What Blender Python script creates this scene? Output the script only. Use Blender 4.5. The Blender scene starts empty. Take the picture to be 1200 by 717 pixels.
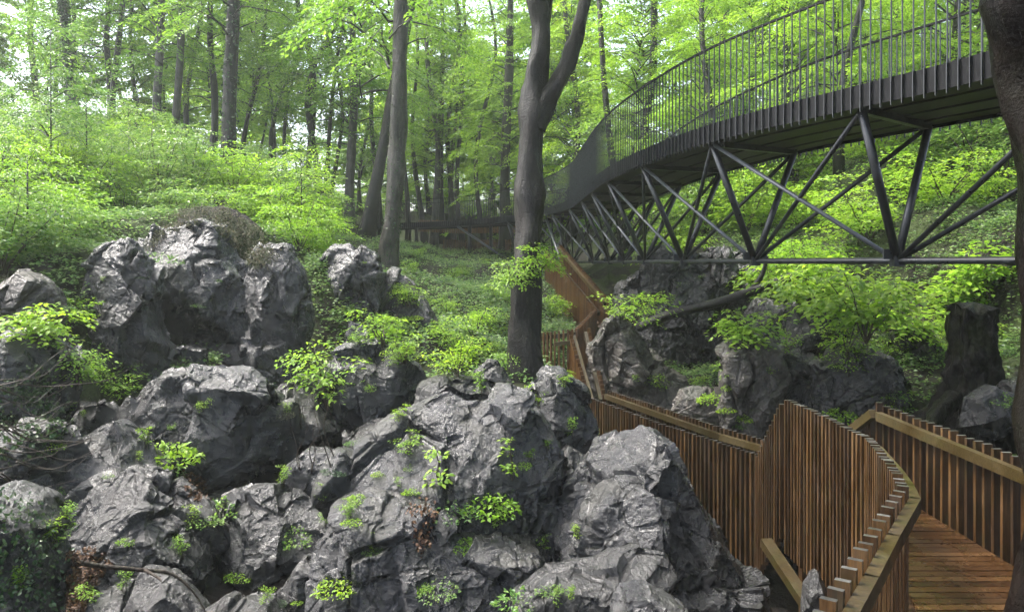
import bpy, bmesh, math, random
import numpy as np
from mathutils import Vector, Matrix
from math import radians, pi, sin, cos, atan2, sqrt

S = bpy.context.scene
COL = S.collection
F, CX, CY = 900.0, 600.0, 308.0           # eye level is z = 0
random.seed(7)
RNG = np.random.default_rng(7)

def at(px, py, Y):
    return Vector(((px - CX) * Y / F, Y, (CY - py) * Y / F))

# ------------------------------------------------------------------ noise
_G = np.array([[1,1,0],[-1,1,0],[1,-1,0],[-1,-1,0],[1,0,1],[-1,0,1],[1,0,-1],[-1,0,-1],
               [0,1,1],[0,-1,1],[0,1,-1],[0,-1,-1],[1,1,0],[-1,1,0],[0,-1,1],[0,-1,-1]], dtype=np.float32)

def _hash(ix, iy, iz, seed):
    h = (ix.astype(np.uint32) * np.uint32(73856093)) ^ (iy.astype(np.uint32) * np.uint32(19349663)) ^ \
        (iz.astype(np.uint32) * np.uint32(83492791)) ^ np.uint32((seed * 2654435761) & 0xffffffff)
    h ^= h >> np.uint32(13); h *= np.uint32(1274126177); h ^= h >> np.uint32(16)
    h *= np.uint32(2246822519); h ^= h >> np.uint32(15)
    return h

def perlin(p, seed=0):
    i = np.floor(p).astype(np.int64); f = (p - i).astype(np.float32)
    u = f * f * f * (f * (f * 6 - 15) + 10)
    out = 0
    for dx in (0, 1):
        wx = u[:, 0] if dx else 1 - u[:, 0]
        for dy in (0, 1):
            wy = u[:, 1] if dy else 1 - u[:, 1]
            for dz in (0, 1):
                wz = u[:, 2] if dz else 1 - u[:, 2]
                g = _G[_hash(i[:, 0] + dx, i[:, 1] + dy, i[:, 2] + dz, seed) & np.uint32(15)]
                d = g[:, 0] * (f[:, 0] - dx) + g[:, 1] * (f[:, 1] - dy) + g[:, 2] * (f[:, 2] - dz)
                out = out + wx * wy * wz * d
    return out

def fbm(p, octs, seed=0, gain=.5, lac=2.03):
    a, o, q = 1.0, 0, p.copy()
    for k in range(octs):
        o = o + a * perlin(q, seed + k * 17); a *= gain; q = q * lac + 3.7
    return o

def ridged(p, octs, seed=0, gain=.5):
    a, o, q = 1.0, 0, p.copy()
    for k in range(octs):
        n = 1 - np.abs(perlin(q, seed + k * 31)) * 1.6
        o = o + a * n * n; a *= gain; q = q * 2.07 + 1.3
    return o

def worley(p, seed=0):
    """F1, F2 distances and the id hash of the nearest cell"""
    i = np.floor(p).astype(np.int64)
    f1 = np.full(len(p), 9.0); f2 = np.full(len(p), 9.0); cid = np.zeros(len(p), np.uint32); off = np.zeros_like(p)
    for dx in (-1, 0, 1):
        for dy in (-1, 0, 1):
            for dz in (-1, 0, 1):
                c = i + (dx, dy, dz)
                h = _hash(c[:, 0], c[:, 1], c[:, 2], seed)
                j = np.stack([(h & 1023), (h >> np.uint32(10)) & 1023, (h >> np.uint32(20)) & 1023], 1) / 1023.0
                d = np.linalg.norm(c + j - p, axis=1)
                m = d < f1
                f2 = np.where(m, f1, np.minimum(f2, d)); cid = np.where(m, h, cid); f1 = np.where(m, d, f1)
                off = np.where(m[:, None], p - c - j, off)
    tl = np.stack([(cid >> np.uint32(k)) & 255 for k in (3, 11, 19)], 1) / 127.5 - 1
    return f1, f2, cid, (off * tl).sum(1)

def sstep(a, b, x):
    t = np.clip((x - a) / (b - a), 0, 1); return t * t * (3 - 2 * t)

# ------------------------------------------------------------------ meshes and objects
def mesh_np(name, V, tris=None, quads=None, mats=(), smooth=False, midx=None):
    me = bpy.data.meshes.new(name)
    V = np.asarray(V, dtype=np.float32)
    nt = 0 if tris is None else len(tris); nq = 0 if quads is None else len(quads)
    me.vertices.add(len(V)); me.vertices.foreach_set('co', V.ravel())
    loops = []
    if nt: loops.append(np.asarray(tris, np.int32).ravel())
    if nq: loops.append(np.asarray(quads, np.int32).ravel())
    loops = np.concatenate(loops)
    me.loops.add(len(loops)); me.loops.foreach_set('vertex_index', loops)
    st = np.concatenate([np.arange(nt) * 3, nt * 3 + np.arange(nq) * 4]).astype(np.int32)
    me.polygons.add(nt + nq); me.polygons.foreach_set('loop_start', st)
    me.polygons.foreach_set('use_smooth', np.full(nt + nq, bool(smooth)))
    for m in mats: me.materials.append(m)
    if midx is not None: me.polygons.foreach_set('material_index', np.asarray(midx, np.int32))
    me.update(calc_edges=True); me.validate()
    return me

class MB:
    """collects boxes, beams and tubes in world coordinates"""
    def __init__(s): s.v = []; s.q = []; s.t = []; s.qm = []; s.n = 0
    def add(s, V, quads=(), tris=(), m=0):
        V = np.asarray(V, float).reshape(-1, 3)
        s.v.append(V)
        for f in quads: s.q.append([i + s.n for i in f]); s.qm.append(m)
        for f in tris: s.t.append([i + s.n for i in f])
        s.n += len(V)
    def beam(s, p, q, w, h, up=(0, 0, 1), m=0, cap=None):
        p, q, up = Vector(p), Vector(q), Vector(up)
        d = (q - p).normalized()
        a = d.cross(up)
        a = a.normalized() if a.length > 1e-4 else Vector((1, 0, 0))
        b = a.cross(d).normalized()
        V = []
        for c in (p, q):
            for sa, sb in ((-1, -1), (1, -1), (1, 1), (-1, 1)):
                V.append(c + a * (sa * w / 2) + b * (sb * h / 2))
        s.add(V, [(0, 4, 5, 1), (1, 5, 6, 2), (2, 6, 7, 3), (3, 7, 4, 0)], m=m)
        s.add(V[:4], [(0, 1, 2, 3)], m=m); s.add(V[4:], [(3, 2, 1, 0)], m=m if cap is None else cap)
    def tube(s, pts, rad, n=10, caps=True, jit=None):
        pts = [Vector(p) for p in pts]
        if not hasattr(rad, '__len__'): rad = [rad] * len(pts)
        V = []; up = None
        for i, p in enumerate(pts):
            d = (pts[min(i + 1, len(pts) - 1)] - pts[max(i - 1, 0)]).normalized()
            if up is None:
                up = Vector((0, 1, 0)) if abs(d.y) < .9 else Vector((1, 0, 0))
            a = d.cross(up).normalized(); b = a.cross(d).normalized(); up = b
            for k in range(n):
                th = 2 * pi * k / n
                r = rad[i] * (1 if jit is None else jit(i, k))
                V.append(p + a * (cos(th) * r) + b * (sin(th) * r))
        Q = []
        for i in range(len(pts) - 1):
            for k in range(n):
                Q.append((i * n + k, i * n + (k + 1) % n, (i + 1) * n + (k + 1) % n, (i + 1) * n + k))
        T = []
        if caps:
            V.append(pts[0]); V.append(pts[-1]); c0 = len(pts) * n; e = (len(pts) - 1) * n
            for k in range(n):
                T.append((c0, (k + 1) % n, k)); T.append((c0 + 1, e + k, e + (k + 1) % n))
        s.add(V, Q, T)
    def arr(s): return np.concatenate(s.v)
    def mesh(s, name, mats, origin=(0, 0, 0), smooth=False):
        V = s.arr() - np.array(origin, float)
        mi = [0] * len(s.t) + s.qm
        return mesh_np(name, V, s.t if s.t else None, s.q if s.q else None, mats, smooth, mi)

def tag(o, label=None, cat=None, group=None, kind=None):
    if label: o['label'] = label
    if cat: o['category'] = cat
    if group: o['group'] = group
    if kind: o['kind'] = kind
    return o

def link(name, me, parent=None, loc=(0, 0, 0), rot=(0, 0, 0), scale=(1, 1, 1)):
    o = bpy.data.objects.new(name, me); COL.objects.link(o)
    o.location = loc; o.rotation_euler = rot; o.scale = scale
    if parent: o.parent = parent
    return o

def empty(name, loc, label=None, cat=None, group=None):
    o = bpy.data.objects.new(name, None); COL.objects.link(o); o.location = loc
    o.empty_display_size = .3
    return tag(o, label, cat, group)

# ------------------------------------------------------------------ materials
GAIN = .6
class NT:
    def __init__(s, name):
        s.m = bpy.data.materials.new(name); s.m.use_nodes = True
        s.t = s.m.node_tree; s.t.nodes.clear(); s.out = s.n('OutputMaterial')
    def n(s, typ, **kw):
        nd = s.t.nodes.new('ShaderNode' + typ)
        for k, v in kw.items():
            if k[0] == '_': nd.inputs[k[1:].replace('_', ' ')].default_value = v
            else: setattr(nd, k, v)
        return nd
    def l(s, a, b): s.t.links.new(a, b)
    def noise(s, vec, scale, detail=5, rough=.6, dist=0):
        nd = s.n('TexNoise', _Scale=scale, _Detail=detail, _Roughness=rough, _Distortion=dist)
        if vec is not None: s.l(vec, nd.inputs['Vector'])
        return nd.outputs[0]
    def ramp(s, fac, stops):
        nd = s.n('ValToRGB'); e = nd.color_ramp.elements
        while len(e) > 1: e.remove(e[0])
        for i, (p, c) in enumerate(stops):
            x = e[0] if i == 0 else e.new(p)
            x.position = p
            x.color = (c, c, c, 1) if not hasattr(c, '__len__') else tuple(c) + (1,)
        s.l(fac, nd.inputs[0]); return nd.outputs[0]
    def mix(s, fac, a, b, mode='MIX'):
        nd = s.n('Mix', data_type='RGBA', blend_type=mode)
        for sock, v in ((nd.inputs[0], fac), (nd.inputs[6], a), (nd.inputs[7], b)):
            if hasattr(v, 'is_output'): s.l(v, sock)
            elif hasattr(v, '__len__'): sock.default_value = tuple(v) + (1,)
            else: sock.default_value = v
        return nd.outputs[2]
    def math(s, op, a, b=0.0, clamp=False):
        nd = s.n('Math', operation=op, use_clamp=clamp)
        for k, v in enumerate((a, b)):
            if hasattr(v, 'is_output'): s.l(v, nd.inputs[k])
            else: nd.inputs[k].default_value = v
        return nd.outputs[0]
    def bump(s, h, strength, dist, normal=None):
        nd = s.n('Bump', _Strength=strength, _Distance=dist)
        s.l(h, nd.inputs['Height'])
        if normal is not None: s.l(normal, nd.inputs['Normal'])
        return nd.outputs[0]
    def mapped(s, vec, scale=(1, 1, 1), rot=(0, 0, 0)):
        nd = s.n('Mapping'); nd.inputs['Scale'].default_value = scale; nd.inputs['Rotation'].default_value = rot
        s.l(vec, nd.inputs['Vector']); return nd.outputs[0]
    def princ(s, color, rough, normal=None, spec=.5, metal=0.0, coat=0.0, gain=None):
        gain = GAIN if gain is None else gain
        color = s.mix(1, color, (gain, gain, gain), 'MULTIPLY')
        p = s.n('BsdfPrincipled')
        for sock, v in (('Base Color', color), ('Roughness', rough), ('Specular IOR Level', spec), ('Metallic', metal), ('Coat Weight', coat)):
            if hasattr(v, 'is_output'): s.l(v, p.inputs[sock])
            else: p.inputs[sock].default_value = tuple(v) + (1,) if hasattr(v, '__len__') else v
        if normal is not None: s.l(normal, p.inputs['Normal'])
        s.l(p.outputs[0], s.out.inputs[0]); return p

def rock_mat(name, dark, mid, pale, stain, rough=(.22, .5), moss=.35, pale_at=.66, gain=.08):
    n = NT(name)
    geo = n.n('NewGeometry'); pos = geo.outputs['Position']
    oi = n.n('ObjectInfo')
    big = n.noise(pos, .8, 4, .6, .6)
    med = n.noise(pos, 3.1, 7, .68, .8)
    fin = n.noise(pos, 16, 7, .7)
    grit = n.noise(pos, 70, 4, .7)
    rg = n.n('TexNoise', noise_type='RIDGED_MULTIFRACTAL', _Scale=2.6, _Detail=9, _Roughness=.62, _Distortion=.5); n.l(pos, rg.inputs['Vector']); rgo = n.math('MULTIPLY', rg.outputs[0], .22)
    rv = n.n('TexNoise', noise_type='RIDGED_MULTIFRACTAL', _Scale=1.9, _Detail=10, _Roughness=.68, _Distortion=.8); n.l(pos, rv.inputs['Vector'])
    vein = n.math('MULTIPLY', n.math('SUBTRACT', rv.outputs[0], .95), .1)
    v = n.math('ADD', n.math('MULTIPLY', big, .3), n.math('ADD', n.math('MULTIPLY', med, .35), n.math('MULTIPLY', fin, .42)))
    v = n.math('ADD', n.math('SUBTRACT', v, vein), n.math('MULTIPLY', n.math('SUBTRACT', grit, .5), .22))
    v = n.math('ADD', v, n.math('MULTIPLY', n.math('SUBTRACT', oi.outputs['Random'], .5), .07))
    col = n.ramp(v, [(.38, dark), (.5, mid), (pale_at - .1, [m * 1.35 for m in mid]), (pale_at + .02, pale)])
    # rust and silt stains, vertical streaks
    strk = n.noise(n.mapped(pos, (2.6, 2.6, .5)), 1.6, 5, .65, .4)
    col = n.mix(n.math('MULTIPLY', n.ramp(strk, [(.5, 0), (.68, 1)]), .75), col, stain)
    speck = n.ramp(fin, [(.62, 0), (.74, 1)])
    col = n.mix(n.math('MULTIPLY', speck, .35), col, pale)
    # cracks
    w = n.mix(.12, pos, n.n('TexNoise', _Scale=1.5, _Detail=3).outputs[1], 'ADD')
    vor = n.n('TexVoronoi', feature='DISTANCE_TO_EDGE', _Scale=1.7); n.l(w, vor.inputs['Vector'])
    crack = n.ramp(vor.outputs['Distance'], [(0, 0), (.03, .25), (.06, 1)])
    cmask = n.ramp(n.noise(pos, 1.1, 3), [(.44, 0), (.54, 1)])
    crack = n.math('MAXIMUM', crack, n.math('SUBTRACT', 1, cmask))
    col = n.mix(n.math('MULTIPLY', n.math('SUBTRACT', 1, crack), .7), col, (.012, .011, .01))
    # moss grows on the tops
    up = n.n('SeparateXYZ'); n.l(geo.outputs['Normal'], up.inputs[0])
    mm = n.math('ADD', n.noise(pos, 1.7, 5, .65), n.math('MULTIPLY', up.outputs[2], .12))
    mm = n.math('ADD', mm, n.math('MULTIPLY', n.math('SUBTRACT', fin, .5), .25))
    mm = n.math('ADD', mm, n.math('MULTIPLY', oi.outputs['Random'], .05))
    mossf = n.ramp(mm, [(.79 - moss * .3, 0), (.87 - moss * .3, 1)])
    mcol = n.ramp(grit, [(.35, (.018, .024, .007)), (.65, (.06, .07, .018))])
    col = n.mix(mossf, col, mcol)
    r = n.ramp(n.noise(pos, 2.3, 5, .65), [(.36, rough[0]), (.64, rough[1])])
    r = n.math('ADD', r, n.math('MULTIPLY', mossf, .35))
    hgt = n.math('ADD', n.math('MULTIPLY', med, .8), n.math('ADD', n.math('MULTIPLY', fin, .5), n.math('MULTIPLY', grit, .12)))
    hgt = n.math('ADD', hgt, n.math('MULTIPLY', crack, .3))
    hgt = n.math('ADD', hgt, rgo)
    nor = n.bump(hgt, .75, .2)
    p = n.princ(col, r, nor, .55, coat=.6, gain=gain); p.inputs['Coat Roughness'].default_value = .09; n.l(n.bump(hgt, .42, .16), p.inputs['Coat Normal'])
    return n.m

def leaf_mat(name, c0, c1, c2, trans=.45, rough=.32, tgain=1.5):
    n = NT(name)
    geo = n.n('NewGeometry'); oi = n.n('ObjectInfo')
    r = n.math('FRACT', n.math('ADD', geo.outputs['Random Per Island'], 0))
    col = n.ramp(r, [(0, c0), (.5, c1), (1, c2)])
    tone = n.ramp(oi.outputs['Random'], [(0, (.78, .86, .75)), (.5, (1, 1, 1)), (1, (1.12, 1.06, .8))])
    col = n.mix(1, n.mix(1, col, tone, 'MULTIPLY'), (1.04, .93, 2.2) if c1[1] > c1[0] else (.75, .75, .75), 'MULTIPLY')
    p = n.n('BsdfPrincipled', _Roughness=rough + .08); p.inputs['Specular IOR Level'].default_value = .32
    n.l(col, p.inputs['Base Color'])
    tr = n.n('BsdfTranslucent'); n.l(n.mix(1, col, (tgain, tgain, tgain * .75), 'MULTIPLY'), tr.inputs[0])
    mx = n.n('MixShader'); mx.inputs[0].default_value = trans
    n.l(p.outputs[0], mx.inputs[1]); n.l(tr.outputs[0], mx.inputs[2]); n.l(mx.outputs[0], n.out.inputs[0])
    return n.m

def bark_mat(name, dark, mid, pale, scale=1.0, algae=.3, spec=.35):
    n = NT(name)
    tc = n.n('NewGeometry').outputs['Position']
    a = n.noise(n.mapped(tc, (3.5, 3.5, 1.1)), 2.0 * scale, 7, .65, .5)
    ring = n.noise(n.mapped(tc, (1.2, 1.2, 9)), 2.2, 4, .6)
    b = n.noise(tc, 30, 5, .7)
    v = n.math('ADD', n.math('MULTIPLY', a, .7), n.math('ADD', n.math('MULTIPLY', ring, .07), n.math('MULTIPLY', b, .16)))
    col = n.ramp(v, [(.38, dark), (.54, mid), (.68, pale)])
    al = n.ramp(n.noise(tc, 1.3, 5, .7), [(.5, 0), (.66, 1)])
    col = n.mix(n.math('MULTIPLY', al, algae), col, (.05, .07, .02))
    h = n.math('ADD', n.math('MULTIPLY', a, .7), n.math('ADD', n.math('MULTIPLY', ring, .15), n.math('MULTIPLY', b, .35)))
    n.princ(col, n.ramp(a, [(.4, .28), (.65, .65)]), n.bump(h, .9, .07), spec)
    return n.m

def wood_mat(name, dark, mid, pale, green=.3, rough=(.3, .6), axis='z'):
    n = NT(name)
    tc = n.n('TexCoord').outputs['Object']; oi = n.n('ObjectInfo')
    off = n.n('VectorMath', operation='ADD'); n.l(tc, off.inputs[0])
    cmb = n.n('CombineXYZ')
    for k in range(3): n.l(n.math('MULTIPLY', oi.outputs['Random'], 37.0 + k * 11), cmb.inputs[k])
    n.l(cmb.outputs[0], off.inputs[1]); v = off.outputs[0]
    sc = {'z': (22, 22, 1.2), 'x': (1.2, 22, 22), 'y': (22, 1.2, 22), 'p': (14, 14, 14)}[axis]
    g = n.noise(n.mapped(v, sc), 1.6, 6, .65, .6)
    b = n.noise(v, 1.9, 5, .65)
    t = n.math('ADD', n.math('MULTIPLY', g, .55), n.math('ADD', n.math('MULTIPLY', b, .35), n.math('MULTIPLY', n.math('FRACT', n.math('ADD', n.n('NewGeometry').outputs['Random Per Island'], n.math('MULTIPLY', oi.outputs['Random'], 7.31))), .22)))
    t = n.math('SUBTRACT', t, .02)
    col = n.ramp(t, [(.36, dark), (.55, mid), (.72, pale)])
    gm = n.ramp(n.noise(v, 3.0, 6, .7), [(.5, 0), (.7, 1)])
    col = n.mix(n.math('MULTIPLY', gm, green), col, (.05, .052, .012))
    n.princ(col, n.ramp(b, [(.35, rough[0]), (.65, rough[1])]), n.bump(g, .5, .01), .5)
    return n.m

M = {}
M['rock'] = rock_mat('wet_limestone', (.014, .0148, .02), (.066, .071, .09), (.3, .31, .35), (.05, .038, .026), (.12, .34), .55)
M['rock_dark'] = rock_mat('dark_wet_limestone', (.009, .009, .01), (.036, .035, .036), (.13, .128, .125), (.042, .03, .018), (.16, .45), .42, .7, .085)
M['rock_dry'] = rock_mat('dry_limestone', (.04, .032, .024), (.13, .105, .08), (.33, .28, .23), (.11, .075, .05), (.4, .75), .6, .66, .24)
M['leaf_beech'] = leaf_mat('beech_leaf', (.07, .17, .012), (.11, .24, .016), (.18, .33, .022), .5)
M['leaf_shrub'] = leaf_mat('shrub_leaf', (.06, .15, .018), (.11, .23, .024), (.2, .33, .035), .42, .28)
M['leaf_bright'] = leaf_mat('bright_leaf', (.1, .23, .01), (.17, .33, .014), (.26, .43, .025), .5)
M['leaf_cover'] = leaf_mat('cover_leaf', (.06, .14, .02), (.11, .23, .028), (.19, .29, .05), .42)
M['leaf_ivy'] = leaf_mat('ivy_leaf', (.015, .045, .008), (.03, .07, .012), (.06, .1, .02), .2, .25)
M['leaf_dead'] = leaf_mat('dead_leaf', (.04, .019, .01), (.09, .042, .02), (.18, .1, .05), .1, .5, 1.0)
M['dry_grass'] = leaf_mat('dry_grass', (.05, .075, .015), (.1, .12, .03), (.17, .16, .05), .25, .5, 1.0)
M['bark'] = bark_mat('dark_wet_bark', (.005, .0045, .004), (.018, .016, .014), (.055, .048, .04))
M['bark_grey'] = bark_mat('grey_beech_bark', (.022, .02, .017), (.105, .096, .085), (.22, .2, .175))
M['bark_beech'] = bark_mat('wet_beech_bark', (.006, .0045, .004), (.026, .021, .018), (.095, .085, .078), .6, .12)
M['bark_near'] = bark_mat('brown_wet_bark', (.003, .0016, .0012), (.011, .0065, .0042), (.032, .02, .014), .7, .08, .1)
M['twig'] = bark_mat('twig_bark', (.03, .02, .013), (.075, .052, .035), (.15, .11, .075), 2, .15)
M['bark_stump'] = bark_mat('rotten_black_bark', (.002, .0016, .0013), (.007, .0055, .0045), (.022, .018, .014), 1.5, .35, .15)
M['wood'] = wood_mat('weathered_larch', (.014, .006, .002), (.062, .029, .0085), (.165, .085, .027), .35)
M['wood_end'] = wood_mat('grey_end_grain', (.03, .028, .026), (.07, .067, .063), (.14, .14, .138), .15, (.3, .5), 'p')
M['wood_rail'] = wood_mat('algae_stained_rail', (.02, .013, .004), (.056, .037, .01), (.11, .078, .024), .8, (.3, .6), 'p')
M['wood_deck'] = wood_mat('wet_deck_boards', (.014, .006, .0025), (.06, .028, .01), (.13, .068, .026), .4, (.14, .4), 'p')
M['wood_far'] = wood_mat('orange_larch', (.05, .02, .006), (.15, .065, .018), (.26, .13, .04), .2)
def steel():
    n = NT('anthracite_steel'); pos = n.n('NewGeometry').outputs['Position']
    v = n.noise(pos, 5, 5, .7)
    n.princ(n.ramp(v, [(.35, (.012, .0135, .017)), (.7, (.036, .041, .05))]), n.ramp(n.noise(pos, 14, 4), [(.3, .25), (.7, .5)]), None, .6)
    return n.m
M['steel'] = steel()
def tube_steel():
    n = NT('galvanised_grey_steel'); pos = n.n('NewGeometry').outputs['Position']
    n.princ(n.ramp(n.noise(pos, 6, 5, .7), [(.35, (.09, .1, .115)), (.7, (.17, .185, .21))]), .3, None, .6)
    return n.m
M['steel_light'] = tube_steel()
def soffit():
    n = NT('soffit_boards'); pos = n.n('NewGeometry').outputs['Position']
    v = n.noise(pos, 3, 6, .7)
    n.princ(n.ramp(v, [(.35, (.012, .008, .006)), (.7, (.05, .034, .024))]), .55)
    return n.m
M['soffit'] = soffit()
def ground_mat():
    n = NT('forest_soil'); pos = n.n('NewGeometry').outputs['Position']
    a = n.noise(pos, .6, 6, .65); b = n.noise(pos, 6, 6, .7); c = n.noise(pos, 30, 5, .7)
    soil = n.ramp(b, [(.35, (.006, .005, .004)), (.55, (.02, .015, .01)), (.72, (.06, .038, .022))])
    gr = n.ramp(c, [(.35, (.025, .045, .008)), (.65, (.075, .12, .02))])
    sx = n.n('SeparateXYZ'); n.l(pos, sx.inputs[0])
    hi = n.n('MapRange'); hi.inputs[1].default_value = -3.2; hi.inputs[2].default_value = -2.0; n.l(sx.outputs[2], hi.inputs[0])
    gf = n.math('MULTIPLY', n.ramp(n.math('ADD', n.math('MULTIPLY', a, .7), n.math('MULTIPLY', b, .3)), [(.44, 0), (.54, .85)]), hi.outputs[0])
    col = n.mix(gf, soil, gr)
    n.princ(col, .8, n.bump(n.math('ADD', b, n.math('MULTIPLY', c, .4)), .8, .12), .3)
    return n.m
M['ground'] = ground_mat()

# ------------------------------------------------------------------ terrain
TP = np.array([
 (-4,0,-5.5),(0,0,-5.8),(4,0,-6.2),(8,0,-5),(-10,0,-2.5),(13,0,-2.5),(0,-20,-5),(-30,-20,0),(30,-20,1),(0,-80,-4),
 (-5,7,-4.9),(-2,8,-5.2),(0,7,-5.4),(1.5,8,-5.4),(3,8,-5.9),(5.5,8,-5.8),(7.5,8,-3.9),(10,8,-1.8),(15,9,1),
 (-7,8,-3.6),(-9,9,-1.6),(-13,9,.5),(-20,8,3),
 (-6,12,-4.0),(-3.5,12,-4.3),(-1,12,-3.9),(.8,12,-4.2),(3,12.5,-5.9),(5,12.5,-5.7),(7,13,-3.8),(10,13,-2.2),(14,14,1),
 (-9.5,13,-1),(-13,14,1.2),
 (-9,16,.3),(-6.8,16.5,-2.2),(-4.5,16,-2.8),(-2.7,16,-2.7),(-1,15,-2.5),(.2,16,-2.4),(2,15.5,-5.2),(4,16,-5.6),(6,17,-3.8),(9,17,-2.2),(13,18,1),
 (-9,19.5,1.1),(-6.5,19.8,.7),(-4.8,19.8,-.2),(-3,20,-1.5),(-1.8,20,-1.65),(.3,20,-2.2),(1.6,20,-4.6),(3,20,-4.8),(5,21,-3),(8,21,-.8),(12,21,1.4),
 (-14,24,2.8),(-10,25,2.2),(-6.5,25,.8),(-4.3,26,-.55),(-2,27,-.85),(0,27,-1.3),(2.2,26,-2.2),(4.5,26,-1.9),(8,27,1.0),(13,26,3.5),(20,25,6),
 (-16,33,4.4),(-11.7,32,2.3),(-7,34,.9),(-7,39,1.0),(-3.5,36,.0),(-1,36,-.2),(2,34,-.9),(5,34,.2),(10,35,3.6),(18,34,7.5),
 (-22,39,6.6),(-19,42,5.8),(-13,43,3.4),(-9,45,1.3),(-4,46,.5),(-1,46,.3),(3,46,1.3),(9,46,5),(18,46,10),
 (-40,60,9),(-20,60,6),(-8,60,3.8),(0,60,3.6),(10,60,6.5),(25,60,12),(45,50,14),(-45,30,8),(45,20,8),
 (-60,110,9),(0,110,6.5),(60,110,15),(-100,110,9),(100,110,15),(0,180,9),(-180,180,10),(180,180,14),(-180,0,8),(180,0,10),(-150,-150,4),(150,-150,4),(0,-150,2)], float)

def H(x, y):
    x = np.atleast_1d(np.asarray(x, float)); y = np.atleast_1d(np.asarray(y, float))
    d2 = (x[:, None] - TP[None, :, 0]) ** 2 + (y[:, None] - TP[None, :, 1]) ** 2
    w = 1 / (d2 + .25) ** 1.9
    z = (w * TP[None, :, 2]).sum(1) / w.sum(1)
    p = np.stack([x, y, 0 * x], 1)
    return z + fbm(p * .45, 3, 5) * .28 + fbm(p * 2.2, 3, 9) * .08

def build_ground():
    n = 420
    u = np.linspace(-1, 1, n)
    a = 4.2
    gx = np.sinh(u * a) / math.sinh(a) * 215
    gy = np.sinh(u * a) / math.sinh(a) * 200 + 16
    X, Y = np.meshgrid(gx, gy)
    V = np.stack([X.ravel(), Y.ravel(), np.concatenate([H(r, c) for r, c in zip(X, Y)])], 1)
    i = np.arange(n * n).reshape(n, n)
    Q = np.stack([i[:-1, :-1].ravel(), i[:-1, 1:].ravel(), i[1:, 1:].ravel(), i[1:, :-1].ravel()], 1)
    tag(link('ground', mesh_np('ground', V, quads=Q, mats=[M['ground']], smooth=True)), kind='structure')
build_ground()

# ------------------------------------------------------------------ rocks
_ico = {}
def ico(n):
    if n not in _ico:
        bm = bmesh.new(); bmesh.ops.create_icosphere(bm, subdivisions=n, radius=1)
        V = np.array([v.co for v in bm.verts]); T = np.array([[v.index for v in f.verts] for f in bm.faces]); bm.free()
        _ico[n] = (V, T)
    return _ico[n]

def vnormals(V, T):
    a, b, c = V[T[:, 0]], V[T[:, 1]], V[T[:, 2]]
    fn = np.cross(b - a, c - a)
    N = np.stack([sum(np.bincount(T[:, k], fn[:, j], len(V)) for k in range(3)) for j in range(3)], 1)
    return N / (np.linalg.norm(N, axis=1, keepdims=True) + 1e-9)

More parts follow.
